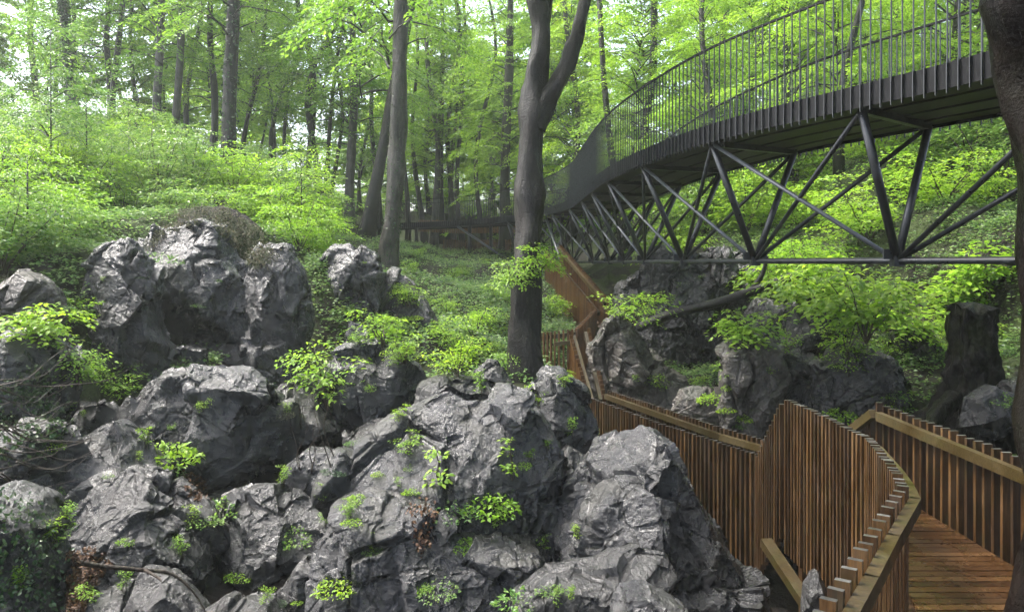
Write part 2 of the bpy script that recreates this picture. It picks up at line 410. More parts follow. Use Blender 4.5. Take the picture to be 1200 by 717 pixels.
def rock(name, label, cat, poly, Y, T, seed, mat='rock', sub=7, rough=1.0, lean=0.0, strata=(.3, .5, 1.0), facet=.96, grp=None, hollow=1.0):
    P = np.array([((x - CX) * Y / F, (CY - y) * Y / F) for x, y in poly])
    P = P.mean(0) + (P - P.mean(0)) * 1.07
    c = (P.min(0) + P.max(0)) / 2
    c = .5 * c + .5 * P.mean(0)
    Q = P - c
    # radial function of the outline
    th = np.linspace(-pi, pi, 361)
    rho = np.full(361, .05)
    for i in range(len(Q)):
        a, b = Q[i], Q[(i + 1) % len(Q)]
        d = b - a
        for k, t in enumerate(th):
            e = np.array([cos(t), sin(t)])
            den = e[0] * d[1] - e[1] * d[0]
            if abs(den) < 1e-9: continue
            r = (a[0] * d[1] - a[1] * d[0]) / den
            s = (a[0] * e[1] - a[1] * e[0]) / den
            if r > 0 and -1e-6 <= s <= 1 + 1e-6: rho[k] = max(rho[k], r)
    rho[0] = rho[-1]
    ker = np.exp(-np.linspace(-2, 2, 9) ** 2); ker /= ker.sum()
    rho = np.convolve(np.concatenate([rho[-9:-1], rho, rho[1:9]]), ker, 'same')[8:-8]
    V0, Tr = ico(sub)
    rs = np.random.default_rng(seed)
    D = V0.copy()
    u, w, v = D[:, 0], D[:, 1], D[:, 2]
    s = np.hypot(u, v); t = np.arctan2(v, u)
    p = 2.7
    k = (np.abs(s) ** p + np.abs(w) ** p) ** (-1 / p)
    s2, w2 = s * k, w * k
    E = np.stack([s2 * np.cos(t), w2, s2 * np.sin(t)], 1)
    # planes cut the body to facets: front ones first
    nf = 24
    for j in range(nf):
        nn = rs.normal(size=3); nn[1] = -abs(nn[1]) * 1.5 - .25 if j < 18 else nn[1]
        nn[0] *= .38; nn[2] *= .38; nn /= np.linalg.norm(nn)
        off = rs.uniform(.64, .97)
        h = E @ nn - off
        E -= np.where(h > 0, h * facet, 0)[:, None] * nn
    s2 = np.hypot(E[:, 0], E[:, 2]); t = np.arctan2(E[:, 2], E[:, 0])
    R = np.interp(t, th, rho)
    V = np.stack([s2 * R * np.cos(t), E[:, 1] * T * np.where(E[:, 1] > 0, .5, 1), s2 * R * np.sin(t)], 1)
    V[:, 1] += lean * V[:, 2]
    size = min(T, float(np.median(rho)))
    cw = np.array([c[0], Y, c[1]])
    Wp = V + cw + seed * 3.31
    N = vnormals(V, Tr)
    a = rough * min(1.0, max(.25, size / 1.2))
    warp = np.stack([fbm(Wp * .8 + 11, 2, seed), fbm(Wp * .8 + 37, 2, seed + 1), fbm(Wp * .8 + 71, 2, seed + 2)], 1)
    Q1 = Wp + warp * .16
    big = fbm(Wp * .75, 3, seed + 3)
    f1, f2, cid, tl1 = worley(Q1 * np.array([1.0, 1.0, .75]), seed + 4)
    blocks = ((cid & 255) / 255.0 - .5)
    f1b, f2b, cidb, tl2 = worley(Q1 * np.array([2.6, 2.6, 2.0]) + 5, seed + 5)
    blk2 = ((cidb & 255) / 255.0 - .5)
    f1c, f2c, cidc, tl3 = worley((Wp + warp * .2) * np.array([7.0, 7.0, 5.0]) + 9, seed + 15)
    edge = sstep(.0, .1, f2 - f1); edge2 = sstep(.0, .1, f2b - f1b)
    st = np.array(strata); st = st / np.linalg.norm(st)
    lay = fbm(np.stack([Q1 @ st * 4.2, Q1[:, 0] * .6, Q1[:, 1] * .6], 1), 3, seed + 6)
    rid = ridged(Q1 * 2.3, 4, seed + 7)
    fine = fbm(Wp * 8, 4, seed + 8, .6)
    emask = sstep(-.1, .25, perlin(Wp * .9, seed + 12))
    hol = sstep(.22, .42, perlin(Q1 * 1.35, seed + 9))
    smooth = .35 + .65 * sstep(-.25, .2, perlin(Wp * .7 + 50, seed + 21))
    Q2 = Wp + warp * .25
    an = np.array([1.0, 1.0, .72])
    s1 = worley(Q2 * 3.1 * an + 21, seed + 31)[0]
    s2 = worley((Q2 + warp * .1) * 7.5 * an + 43, seed + 32)[0]
    tl4 = worley((Wp + warp * .15) * np.array([14.0, 14.0, 9.0]) + 3, seed + 41)[3]
    wr = ridged(Q2 * np.array([6, 6, 4.2]), 3, seed + 33)
    s3 = sstep(-.2, .3, perlin(Wp * 1.1 + 9, seed + 34))
    disp = a * (.07 * big + .06 * blocks + .24 * tl1 - .15 * (1 - edge) * emask + .06 * tl2 - .03 * (1 - edge2) * emask + .02 * lay + smooth * (.01 * (s1 - .5) + .03 * tl3) - .04 * hollow * hol)
    disp = disp + (.35 + .65 * a) * (.005 * (s2 - .5) * (.4 + .6 * s3) + .007 * (wr - 1) * s3 + .007 * fine + .009 * tl4)
    V = V + N * disp[:, None]
    o = link(name, mesh_np(name, V, Tr, mats=[M[mat]], smooth=True), loc=cw)
    return tag(o, label, cat, grp)

ROCKS = [
 # name, label, category, outline, distance, half depth, material, options
 ('rock_tower', 'tall wet pointed rock, toned dark for its shaded side, with a shadowed hollow low on its face', 'rock', [(98,505),(92,430),(95,360),(108,325),(125,300),(150,287),(172,302),(192,340),(207,395),(206,470),(185,500),(140,515)], 15.0, 1.2, 'rock_dark', dict(sub=8)),  # wet stone; the dark material also stands in for shade on its face
 ('cliff_rock', 'broad grey rock face with a domed top under a grassy mound', 'rock', [(160,330),(168,288),(188,272),(215,268),(240,262),(262,272),(280,298),(304,312),(322,345),(332,400),(322,425),(270,408),(212,402),(185,400),(160,400)], 17.5, 1.7, 'rock', dict(sub=8, hollow=0)),
 ('rock_pillar', 'tall rounded grey rock pillar leaning on the broad rock face', 'rock', [(298,305),(318,287),(345,289),(357,320),(363,380),(357,440),(335,470),(300,455),(290,390),(290,335)], 16.6, 1.0, 'rock', dict(sub=8)),
 ('rock_block', 'small squarish rock block in the recess below the broad rock face', 'rock', [(207,450),(208,410),(225,400),(243,408),(247,445),(225,458)], 15.6, .5, 'rock', {}),
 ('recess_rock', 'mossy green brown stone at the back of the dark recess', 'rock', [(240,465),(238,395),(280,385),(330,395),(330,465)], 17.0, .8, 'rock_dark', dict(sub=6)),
 ('boulder', 'big smooth silvery boulder sloping down below the recess', 'boulder', [(148,515),(160,475),(178,452),(212,440),(260,430),(300,425),(325,442),(338,480),(342,540),(322,582),(262,592),(205,582),(165,555)], 13.2, 1.5, 'rock', dict(sub=8, rough=.8, hollow=.3)),
 ('rock_pillar', 'brown grey craggy rock pillar beside the pale leaning trunk', 'rock', [(378,312),(393,290),(425,288),(443,303),(448,340),(447,395),(420,412),(395,392),(381,350)], 19.0, .9, 'rock', dict(rough=1.1)),
 ('rock_slab', 'dark tilted rock slab right at the foot of the pale trunk', 'rock', [(446,345),(462,320),(486,336),(505,370),(521,405),(512,428),(478,425),(452,400)], 19.4, .8, 'rock_dark', dict(rough=1.1)),
 ('rock_spike', 'thin upright rock blade standing between two large boulders', 'rock', [(400,390),(408,368),(425,380),(443,402),(440,420),(412,415)], 16.5, .35, 'rock', dict(sub=6)),
 ('boulder', 'rounded boulder with a dark undercut front below the tilted slab', 'boulder', [(388,435),(405,412),(430,402),(462,415),(490,427),(508,452),(502,482),(470,500),(430,520),(398,505),(385,470)], 14.2, 1.1, 'rock', dict(sub=8)),
 ('boulder', 'huge pale grey boulder with a ridged crown covered in small saplings', 'boulder', [(395,560),(412,528),(440,512),(482,488),(522,452),(545,458),(592,460),(628,482),(648,525),(652,600),(640,660),(560,690),(470,660),(420,610)], 10.6, 1.5, 'rock', dict(sub=8, hollow=.5)),
 ('boulder', 'low broad grey boulder jutting forward under the huge sapling covered one', 'boulder', [(372,700),(382,640),(402,605),(440,588),(500,600),(560,622),(620,645),(640,690),(630,740),(500,760),(385,745)], 9.6, 1.2, 'rock', dict(sub=8, hollow=.5)),
 ('rock_peak', 'pointed pale rock peak rising behind the huge boulder beside the trunk', 'rock', [(608,480),(622,450),(640,431),(658,430),(685,458),(701,500),(695,560),(640,570),(612,520)], 11.8, .8, 'rock', dict(sub=8)),
 ('boulder', 'steep dark dome shaped boulder beside the wooden picket fence', 'boulder', [(655,572),(672,546),(692,526),(730,512),(770,510),(792,534),(808,568),(838,612),(866,672),(875,745),(770,760),(680,745),(662,670)], 10.0, 1.5, 'rock', dict(sub=8)),
 ('boulder', 'dark flat lying boulder at the foot of the dome shaped one', 'boulder', [(608,700),(640,672),(700,660),(745,640),(778,648),(792,672),(780,715),(735,745),(650,745),(612,730)], 8.2, .8, 'rock_dark', dict(sub=8)),
 ('stone', 'little pale stone low in front of the dark flat boulder', 'stone', [(718,720),(728,692),(750,686),(778,700),(800,712),(800,740),(730,745)], 7.2, .4, 'rock', {}),
 ('boulder', 'dark bulging boulder above the drift of brown leaves', 'boulder', [(60,660),(75,605),(110,570),(150,556),(190,566),(232,600),(252,660),(240,735),(130,750),(75,720)], 10.4, 1.4, 'rock_dark', dict(sub=8)),
 ('rock_wall', 'dark brownish rock wall under the smooth silvery boulder', 'rock', [(240,620),(262,585),(300,575),(345,582),(380,615),(392,680),(388,750),(250,755)], 11.2, 1.3, 'rock_dark', dict(sub=8)),
 ('boulder', 'lumpy grey boulder with trailing plants beside the bright fern clump', 'boulder', [(72,580),(85,540),(108,508),(140,495),(168,515),(190,552),(182,590),(130,600)], 11.4, 1.0, 'rock', dict(sub=8)),
 ('boulder', 'blocky grey stone wedged between the silvery and the huge boulder', 'boulder', [(330,590),(338,545),(362,525),(400,530),(420,560),(412,605),(370,620)], 12.2, .8, 'rock', {}),
 ('boulder', 'dark stone with bramble stems behind the blocky grey stone', 'boulder', [(318,520),(325,460),(350,440),(385,450),(405,490),(398,535),(350,545)], 14.0, .9, 'rock_dark', {}),
 ('boulder', 'pale weathered boulder half hidden in the leafy thicket', 'boulder', [(-20,345),(10,326),(35,320),(58,332),(76,366),(66,400),(20,410),(-20,400)], 13.5, 1.1, 'rock_dry', {}),
 ('boulder', 'grey leaf draped boulder below the pale weathered one', 'boulder', [(-30,480),(-20,405),(20,390),(62,395),(90,420),(88,480),(60,520),(0,530)], 12.2, 1.2, 'rock', {}),
 ('boulder', 'dark boulder behind the tangle of bare twigs', 'boulder', [(-30,600),(-25,520),(20,495),(70,500),(95,540),(90,600),(50,630),(0,640)], 10.6, 1.2, 'rock_dark', {}),
 ('boulder', 'ivy covered dark rock hump in the lower corner', 'boulder', [(-60,760),(-50,600),(0,575),(40,590),(66,640),(74,700),(70,770)], 7.0, 1.0, 'rock_dark', {}),
 ('stone', 'grey brown stone at the foot of the tall forked trunk', 'stone', [(553,470),(556,435),(572,422),(592,430),(604,455),(598,475)], 14.6, .45, 'rock', {}),
 ('rock_tower', 'tall brownish honeycombed rock beside the stair landing', 'rock', [(690,450),(694,400),(700,362),(720,349),(745,382),(770,420),(800,452),(812,495),(740,505),(695,490)], 20.5, 1.5, 'rock_dry', dict(sub=8, rough=1.25)),
 ('boulder', 'pale low boulder behind the far handrail', 'boulder', [(790,480),(800,458),(830,452),(856,468),(862,500),(800,510)], 18.3, .8, 'rock_dry', {}),
 ('rock_pillar', 'tall split rock pillar with a pale edge next to the fence peak', 'rock', [(842,480),(841,418),(868,402),(900,408),(914,440),(910,500),(890,545),(858,535)], 16.2, .9, 'rock_dry', dict(sub=8, rough=1.5)),
 ('rock_block', 'upright dark rock block next to the split pillar', 'rock', [(912,470),(913,412),(935,405),(958,420),(965,470),(955,520),(915,515)], 16.6, .8, 'rock_dark', dict(sub=8, rough=1.5)),
 ('rock_block', 'wide cracked dark rock behind the fence', 'rock', [(955,490),(957,430),(985,408),(1020,402),(1052,412),(1064,440),(1058,500),(1010,530),(960,520)], 15.8, 1.0, 'rock_dark', dict(sub=8, rough=1.5)),
 ('boulder', 'wet black boulder with a shiny cap under overhanging bright leaves', 'boulder', [(916,405),(922,365),(945,343),(968,340),(985,360),(990,400),(960,420)], 18.5, 1.0, 'rock_dark', {}),
 ('stone', 'round dark stone behind the picket tops beside the stump', 'stone', [(1128,500),(1135,468),(1158,455),(1182,465),(1186,495),(1160,515)], 12.4, .55, 'rock_dark', {}),
 ('stone', 'grey stone behind the handrail close to the brown trunk', 'stone', [(1170,490),(1172,450),(1195,440),(1230,445),(1235,490),(1200,505)], 12.8, .6, 'rock_dark', {}),
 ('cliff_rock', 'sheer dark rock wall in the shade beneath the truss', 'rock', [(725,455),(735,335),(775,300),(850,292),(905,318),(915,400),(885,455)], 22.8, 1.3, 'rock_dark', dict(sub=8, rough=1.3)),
 ('boulder', 'grey boulder high on the leafy bank behind the stump', 'boulder', [(1068,372),(1075,340),(1105,325),(1140,335),(1158,370),(1110,385)], 21.0, 1.2, 'rock', {}),
 ('boulder', 'shadowed boulder at the top of the bank beside the brown trunk', 'boulder', [(1150,400),(1152,345),(1190,330),(1230,350),(1235,400),(1190,415)], 19.0, 1.2, 'rock_dark', {}),
 ('boulder', 'dark boulder under the fallen log', 'boulder', [(880,420),(868,380),(890,350),(920,355),(935,400),(915,430)], 20.0, 1.0, 'rock_dark', {}),
 ('stone', 'grey stone half sunk at the boardwalk support', 'stone', [(938,740),(942,685),(955,668),(968,690),(975,745)], 8.6, .3, 'rock_dark', {}),
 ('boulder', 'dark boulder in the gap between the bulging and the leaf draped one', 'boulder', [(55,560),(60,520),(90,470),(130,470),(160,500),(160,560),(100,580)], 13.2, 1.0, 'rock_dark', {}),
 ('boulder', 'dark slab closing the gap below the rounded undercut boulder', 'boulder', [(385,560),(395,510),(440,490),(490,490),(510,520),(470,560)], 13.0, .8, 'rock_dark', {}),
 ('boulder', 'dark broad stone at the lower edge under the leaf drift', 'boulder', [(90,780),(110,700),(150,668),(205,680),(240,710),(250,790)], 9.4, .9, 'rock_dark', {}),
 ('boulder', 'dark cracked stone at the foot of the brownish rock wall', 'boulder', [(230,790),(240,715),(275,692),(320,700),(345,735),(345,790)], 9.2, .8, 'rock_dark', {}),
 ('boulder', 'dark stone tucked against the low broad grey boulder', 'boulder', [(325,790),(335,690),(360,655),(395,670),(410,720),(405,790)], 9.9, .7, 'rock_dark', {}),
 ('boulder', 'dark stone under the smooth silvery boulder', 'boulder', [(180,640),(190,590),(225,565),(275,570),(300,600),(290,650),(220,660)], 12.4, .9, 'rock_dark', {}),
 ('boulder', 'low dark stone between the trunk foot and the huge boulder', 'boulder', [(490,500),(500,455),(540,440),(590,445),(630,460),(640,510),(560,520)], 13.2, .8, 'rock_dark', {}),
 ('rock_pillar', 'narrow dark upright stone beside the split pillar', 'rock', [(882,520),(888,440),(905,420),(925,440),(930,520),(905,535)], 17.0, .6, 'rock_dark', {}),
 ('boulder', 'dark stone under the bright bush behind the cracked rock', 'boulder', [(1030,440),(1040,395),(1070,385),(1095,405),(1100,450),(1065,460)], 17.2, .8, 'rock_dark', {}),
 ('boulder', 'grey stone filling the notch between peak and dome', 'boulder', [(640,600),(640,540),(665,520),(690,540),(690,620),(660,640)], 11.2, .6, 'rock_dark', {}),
]
for i, (nm, lab, cat, poly, Y, T, mat, opt) in enumerate(ROCKS):
    rock(nm, lab, cat, poly, Y, T, 101 + i * 7, mat, **opt)

# ------------------------------------------------------------------ footbridge
def spline(pts, step=.05):
    P = [Vector(p) for p in pts]; P = [P[0] * 2 - P[1]] + P + [P[-1] * 2 - P[-2]]
    out = []
    for i in range(1, len(P) - 2):
        a, b, c, d = P[i - 1:i + 3]
        for k in range(24):
            t = k / 24
            out.append(.5 * ((2 * b) + (c - a) * t + (2 * a - 5 * b + 4 * c - d) * t * t + (3 * b - a - 3 * c + d) * t ** 3))
    out.append(P[-2])
    res = [out[0]]; acc = 0
    for a, b in zip(out, out[1:]):
        L = (b - a).length; t = step - acc
        while t <= L + 1e-9:
            res.append(a.lerp(b, t / L)); t += step
        acc = L - (t - step)
    return res

ZB, ZF, ZR = 2.0, 2.32, 3.58
near2d = [(6.7,2.2,0),(6.05,5.2,0),(5.2,8.5,0),(4.5,10.1,0),(3.46,12.5,0),(2.9,14.6,0),(2.45,17.4,0),(2.25,20.2,0),(2.2,23.7,0),(2.1,28.2,0),(1.35,33,0),(.0,37.5,0),(-3.0,42,0),(-6.4,44.5,0),(-10.2,46.5,0),(-14,48,0)]
EN = spline(near2d)
def tangents(C): return [(C[min(i + 3, len(C) - 1)] - C[max(i - 3, 0)]).normalized() for i in range(len(C))]
TN = tangents(EN)
BW = 2.28
EFAR = [p + Vector((t.y, -t.x, 0)) * BW for p, t in zip(EN, TN)]
bridge_root = empty('footbridge', (4.0, 8, ZB), 'curving dark steel footbridge with thin vertical railing bars on a tubular truss', 'footbridge')
BO = Vector((4.0, 8, ZB))
M['steel_dark'] = None
def steel2():
    n = NT('black_steel'); pos = n.n('NewGeometry').outputs['Position']
    n.princ(n.ramp(n.noise(pos, 4, 5, .7), [(.35, (.006, .0065, .008)), (.7, (.015, .016, .019))]), .65, None, .15)
    return n.m
M['steel_dark'] = steel2()
def strip(name, C, z0, z1, th, mat, parent, org):
    mb = MB(); V = []
    n = len(C); Tt = tangents(C)
    for p, t in zip(C, Tt):
        s = Vector((t.y, -t.x, 0)) * th / 2
        for q, z in ((p - s, z0), (p + s, z0), (p + s, z1), (p - s, z1)): V.append(Vector((q.x, q.y, z)))
    Q = []
    for i in range(n - 1):
        for k in range(4): Q.append((i * 4 + k, i * 4 + (k + 1) % 4, i * 4 + 4 + (k + 1) % 4, i * 4 + 4 + k))
    Q += [(3, 2, 1, 0), (n * 4 - 4, n * 4 - 3, n * 4 - 2, n * 4 - 1)]
    mb.add(V, Q)
    return link(name, mb.mesh(name, [M[mat]], org), parent)
def sub3(C): return C[::3] + [C[-1]]
for C in (EN, EFAR):
    strip('fascia', [p for p in sub3(C)], ZB + .02, ZF, .016, 'steel_dark', bridge_root, BO)
    strip('handrail', sub3(C), ZR, ZR + .03, .036, 'steel_dark', bridge_root, BO)
# soffit boards run along the deck
mb = MB()
NB = 11
for b in range(NB):
    a0, a1 = (b + .05) / NB, (b + .95) / NB
    V = []; cs = list(range(0, len(EN), 4))
    zo = .012 * (b % 3)
    for i in cs:
        p0 = EN[i].lerp(EFAR[i], a0); p1 = EN[i].lerp(EFAR[i], a1)
        V += [(p0.x, p0.y, ZB + .06 + zo), (p1.x, p1.y, ZB + .06 + zo), (p1.x, p1.y, ZB + .14), (p0.x, p0.y, ZB + .14)]
    Q = []
    for i in range(len(cs) - 1):
        for k in range(4): Q.append((i * 4 + k, i * 4 + 4 + k, i * 4 + 4 + (k + 1) % 4, i * 4 + (k + 1) % 4))
    mb.add(V, Q)
link('soffit', mb.mesh('soffit', [M['soffit']], BO), bridge_root)
mb = MB(); V = []; cs = list(range(0, len(EN), 4))
for i in cs:
    p0 = EN[i].lerp(EFAR[i], .01); p1 = EN[i].lerp(EFAR[i], .99)
    V += [(p0.x, p0.y, ZB + .145), (p1.x, p1.y, ZB + .145), (p1.x, p1.y, ZB + .26), (p0.x, p0.y, ZB + .26)]
mb.add(V, [(i * 4 + k, i * 4 + 4 + k, i * 4 + 4 + (k + 1) % 4, i * 4 + (k + 1) % 4) for i in range(len(cs) - 1) for k in range(4)])
link('deck', mb.mesh('deck', [M['wood_deck']], BO), bridge_root)
# railing bars
bar = MB(); bar.beam((0, 0, ZB - .03), (0, 0, ZR + .01), .009, .02, (0, 1, 0))
bar.beam((0, .004, ZB - .04), (0, .004, ZF + .01), .011, .026, (0, 1, 0))
bar_me = bar.mesh('baluster', [M['steel']])
bars = []
for side, C in ((-1, EN), (1, EFAR)):
    Tt = tangents(C); acc = 1e9
    for i in range(len(C)):
        if i: acc += (C[i] - C[i - 1]).length
        if acc < .135: continue
        acc = 0
        t = Tt[i]; nrm = Vector((t.y, -t.x, 0)) * side
        p = C[i] + nrm * .024
        vis = 0 < p.y and abs(p.x / max(p.y, .1)) < .72
        bars.append((p.length if vis else 999, p, atan2(t.y, t.x)))
bars.sort(key=lambda b: b[0])
rest = MB()
for k, (d, p, a) in enumerate(bars):
    if k < 100:
        link('baluster', bar_me, bridge_root, (p.x - BO.x, p.y - BO.y, -BO.z), (0, 0, a))
    else:
        e = Vector((cos(a), sin(a), 0))
        rest.beam((p.x, p.y, ZB - .04), (p.x, p.y, ZR + .01), .02, .009, e)
tag(link('baluster', rest.mesh('balusters', [M['steel']], BO), bridge_root), 'remaining thin bars of the railing receding along the bend', kind='stuff')
# truss
def idx_at_Y(y): return min(range(len(EN)), key=lambda i: abs(EN[i].y - y) + (0 if EN[i].y > 0 else 9))
def arc(i, d):
    j, a = i, 0
    while a < abs(d) and 0 < j < len(EN) - 1:
        j2 = j + (1 if d > 0 else -1); a += (EN[j2] - EN[j]).length; j = j2
    return j
st = [idx_at_Y(10.1)]
st = [arc(st[0], -6.3), arc(st[0], -3.15)] + st
for k in range(9): st.append(arc(st[-1], 3.15))
nodesN, nodesF, nodesB = [], [], []
for i in st:
    j = arc(i, .45)
    pn = EN[i].lerp(EFAR[i], .07); pf = EFAR[j].lerp(EN[j], .07)
    nodesN.append(Vector((pn.x, pn.y, ZB + .03))); nodesF.append(Vector((pf.x, pf.y, ZB + .03)))
    m = (pn + pf) / 2; nodesB.append(Vector((m.x, m.y, .03)))
mbch = MB(); mbch.tube([nodesB[0]] + nodesB[1:], .048, 14)
link('bottom_chord', mbch.mesh('bottom_chord', [M['steel']], BO, True), bridge_root)
def strut(a, b, r, mat):
    mb = MB(); mb.tube([a, b], r, 12)
    link('strut', mb.mesh('strut', [M[mat]], BO, True), bridge_root)
for k in range(len(st)):
    strut(nodesB[k], nodesN[k], .06, 'steel'); strut(nodesB[k], nodesF[k], .058, 'steel')
    if k:
        if k > 2: strut(nodesB[k - 1], nodesN[k], .034, 'steel_light')
        strut(nodesB[k], nodesN[k - 1], .036, 'steel')
        strut(nodesB[k], nodesF[k - 1], .036, 'steel')
    mb = MB(); b = nodesB[k]
    mb.beam(b + Vector((0, 0, -.08)), b + Vector((0, 0, .08)), .15, .15, (0, 1, 0))
    mb.beam(b + Vector((-.22, -.05, .09)), b + Vector((.22, .05, .09)), .03, .14)
    link('node_plate', mb.mesh('node_plate', [M['steel']], BO), bridge_root)
    mb = MB(); mb.beam(nodesN[k] + Vector((0, 0, .0)), nodesF[k] + Vector((0, 0, .0)), .1, .1)
    link('cross_beam', mb.mesh('cross_beam', [M['steel']], BO), bridge_root)
# posts that carry the far approach
for y, a in ((36.4, .25), (41.6, .2), (41.6, .85), (44.2, .3), (45.8, .3), (34.0, .5)):
    i = min(range(len(EN)), key=lambda q: abs(EN[q].y - y)); p = EN[i].lerp(EFAR[i], a)
    z = float(H(p.x, p.y)[0]) - .3
    mb = MB(); mb.tube([(p.x, p.y, z), (p.x, p.y, ZB + .03)], .1, 12)
    link('post', mb.mesh('post', [M['steel']], BO, True), bridge_root)
for (x0, y0), (x1, y1) in (((-3.0, 42.3), (-.5, 40.5)), ((.2, 38.5), (1.6, 35.2)), ((1.5, 34), (2.3, 31))):
    z = float(H(x1, y1)[0])
    strut(Vector((x0, y0, ZB)), Vector((x1, y1, z)), .06, 'steel_light')

# ------------------------------------------------------------------ timber boardwalk
PW, PT = .045, .095        # picket: width along the fence, depth across it
def picket_mesh(L):
    mb = MB()
    mb.beam((0, 0, -L), (0, 0, 0), PT, PW, (1, 0, 0), 0, 1)
    return mb.mesh('picket', [M['wood'], M['wood_end']])
_pk = {}
def fence(root, org, line, inside, spacing=.2, L=2.2, rail=True, step=0, far=False, zoff=.0, skip=None, wmat='wood', pname='railing', mono=False):
    """line: world points of the picket tops. inside: +1 / -1, the side that bears the handrail"""
    C = [Vector(p) for p in line]
    r = empty(pname, C[0] - org); r.parent = root
    acc = 0; pts = []
    for a, b in zip(C, C[1:]):
        L2 = (b.xy - a.xy).length; d = b - a
        sp = spacing(a.y) if callable(spacing) else spacing
        n = max(1, round(L2 / sp))
        for k in range(n): pts.append((a + d * (k / n), atan2(d.y, d.x)))
    pts.append((C[-1], pts[-1][1]))
    key = (round(L, 2), wmat)
    rr = random.Random(int(C[0].x * 100))
    if mono:
        mb = MB()
        for p, a in pts:
            mb.beam((p.x, p.y, p.z - L), (p.x, p.y, p.z + rr.uniform(-.01, .01)), PW, PT, (cos(a + pi / 2), sin(a + pi / 2), 0))
        link('slat_panel', mb.mesh('slat_panel', [M[wmat]], C[0]), r)
    else:
        if key not in _pk:
            mb = MB(); mb.beam((0, 0, -L), (0, 0, 0), PT, PW, (1, 0, 0), 0, 1)
            _pk[key] = mb.mesh('picket', [M[wmat], M['wood_end']])
        for p, a in pts:
            link('picket', _pk[key], r, (p.x - C[0].x, p.y - C[0].y, p.z - C[0].z + rr.uniform(-.012, .012)),
                 (rr.uniform(-.006, .006), rr.uniform(-.006, .006), a + rr.uniform(-.05, .05)))
    def offset(d, z):
        out = []
        for i, p in enumerate(C):
            t = ((C[min(i + 1, len(C) - 1)] - C[max(i - 1, 0)]).xy).normalized()
            out.append(Vector((p.x - t.y * d * inside, p.y + t.x * d * inside, p.z + z)))
        return out
    if rail:
        O = offset(PT / 2 + .052, -.15); mb = MB()
        for a, b in zip(O, O[1:]):
            mb.beam(a, b + (b - a).normalized() * .02, .09, .12)
        link('handrail', mb.mesh('handrail', [M['wood_rail']], C[0]), r)
    O = offset(PT / 2 + .042, -1.22); mb = MB()
    for a, b in zip(O, O[1:]): mb.beam(a, b, .08, .12)
    link('lower_rail', mb.mesh('lower_rail', [M[wmat]], C[0]), r)
    return r

def deck(root, org, A, B, mat='wood_deck', w=.125, th=.04, name='deck'):
    """boards across the way between the edge lines A and B"""
    mb = MB()
    for (a0, a1), (b0, b1) in zip(zip(A, A[1:]), zip(B, B[1:])):
        a0, a1, b0, b1 = map(Vector, (a0, a1, b0, b1))
        n = max(1, round(((a1 - a0).length + (b1 - b0).length) / 2 / w))
        for k in range(n):
            t0, t1 = (k + .06) / n, (k + .94) / n
            V = []
            dz = random.uniform(-.003, .003)
            for z in (-th + dz, dz):
                for p, q, t in ((a0, a1, t0), (b0, b1, t0), (b0, b1, t1), (a0, a1, t1)):
                    v = p.lerp(q, t); V.append((v.x, v.y, v.z + z))
            mb.add(V, [(3, 2, 1, 0), (4, 5, 6, 7), (0, 1, 5, 4), (1, 2, 6, 5), (2, 3, 7, 6), (3, 0, 4, 7)])
    return link(name, mb.mesh(name, [M[mat]], org), root)

org = Vector((4.3, 9, -3.1))
walk = empty('boardwalk', org, 'brown timber boardwalk platform with a bent picket railing on both sides', 'boardwalk')
LF = [(1.2,3.6,-2),(1.88,4.56,-2),(2.32,5.19,-2),(2.85,5.96,-2),(3.5,6.88,-2),(3.66,7.3,-2),(3.8,7.75,-2),(4.07,8.75,-2),(4.09,9.9,-2),(4.04,11.25,-2)]
fence(walk, org, LF, -1, lambda y: .175 if y < 7 else .115, 2.25)
RF = [(5.2,4.0,-2),(5.24,7.0,-2),(5.24,10.75,-2)]
fence(walk, org, RF, 1, .16, 1.5)
deck(walk, org, [(1.35,3.55,-3.1),(3.62,6.86,-3.1),(4.2,8.75,-3.1),(4.22,9.9,-3.1),(4.15,11.25,-3.1)], [(5.12,3.55,-3.1),(5.12,6.86,-3.1),(5.14,8.75,-3.1),(5.14,9.9,-3.1),(5.14,11.25,-3.1)])
for a, b, w_, h_ in (((3.55, 10.75, -3.9), (3.9, 8.3, -4.75), .16, .12), ((4.3, 6.2, -3.28), (4.75, 11.2, -3.28), .14, .22)):
    mb = MB(); mb.beam(a, b, w_, h_)
    link('beam', mb.mesh('beam', [M['wood_rail']], org), walk)
for x, y in ((4.2, 11.0), (5.3, 10.7), (4.3, 8.6), (5.3, 7.5)):
    z = float(H(x, y)[0]); mb = MB(); mb.beam((x, y, z - .3), (x, y, -3.2), .14, .14, (0, 1, 0))
    link('post', mb.mesh('post', [M['wood']], org), walk)
# stair down from the platform
org = Vector((4.6, 12, -3.9))
st1 = empty('timber_stair', org, 'short timber stair dropping from the platform with stepped pickets', 'stair')
fence(st1, org, [(4.04,11.47,-2.1),(4.1,12.75,-3.2)], -1, .13, 2.0)
fence(st1, org, [(5.24,10.95,-2.0),(5.1,12.9,-3.2)], 1, .2, 1.5)
mb = MB()
for k in range(7):
    y = 11.35 + k * .21; z = -3.1 - .17 * (k + 1)
    mb.beam((4.2, y, z), (5.05, y, z), .26, .045)
link('tread', mb.mesh('tread', [M['wood_deck']], org), st1)
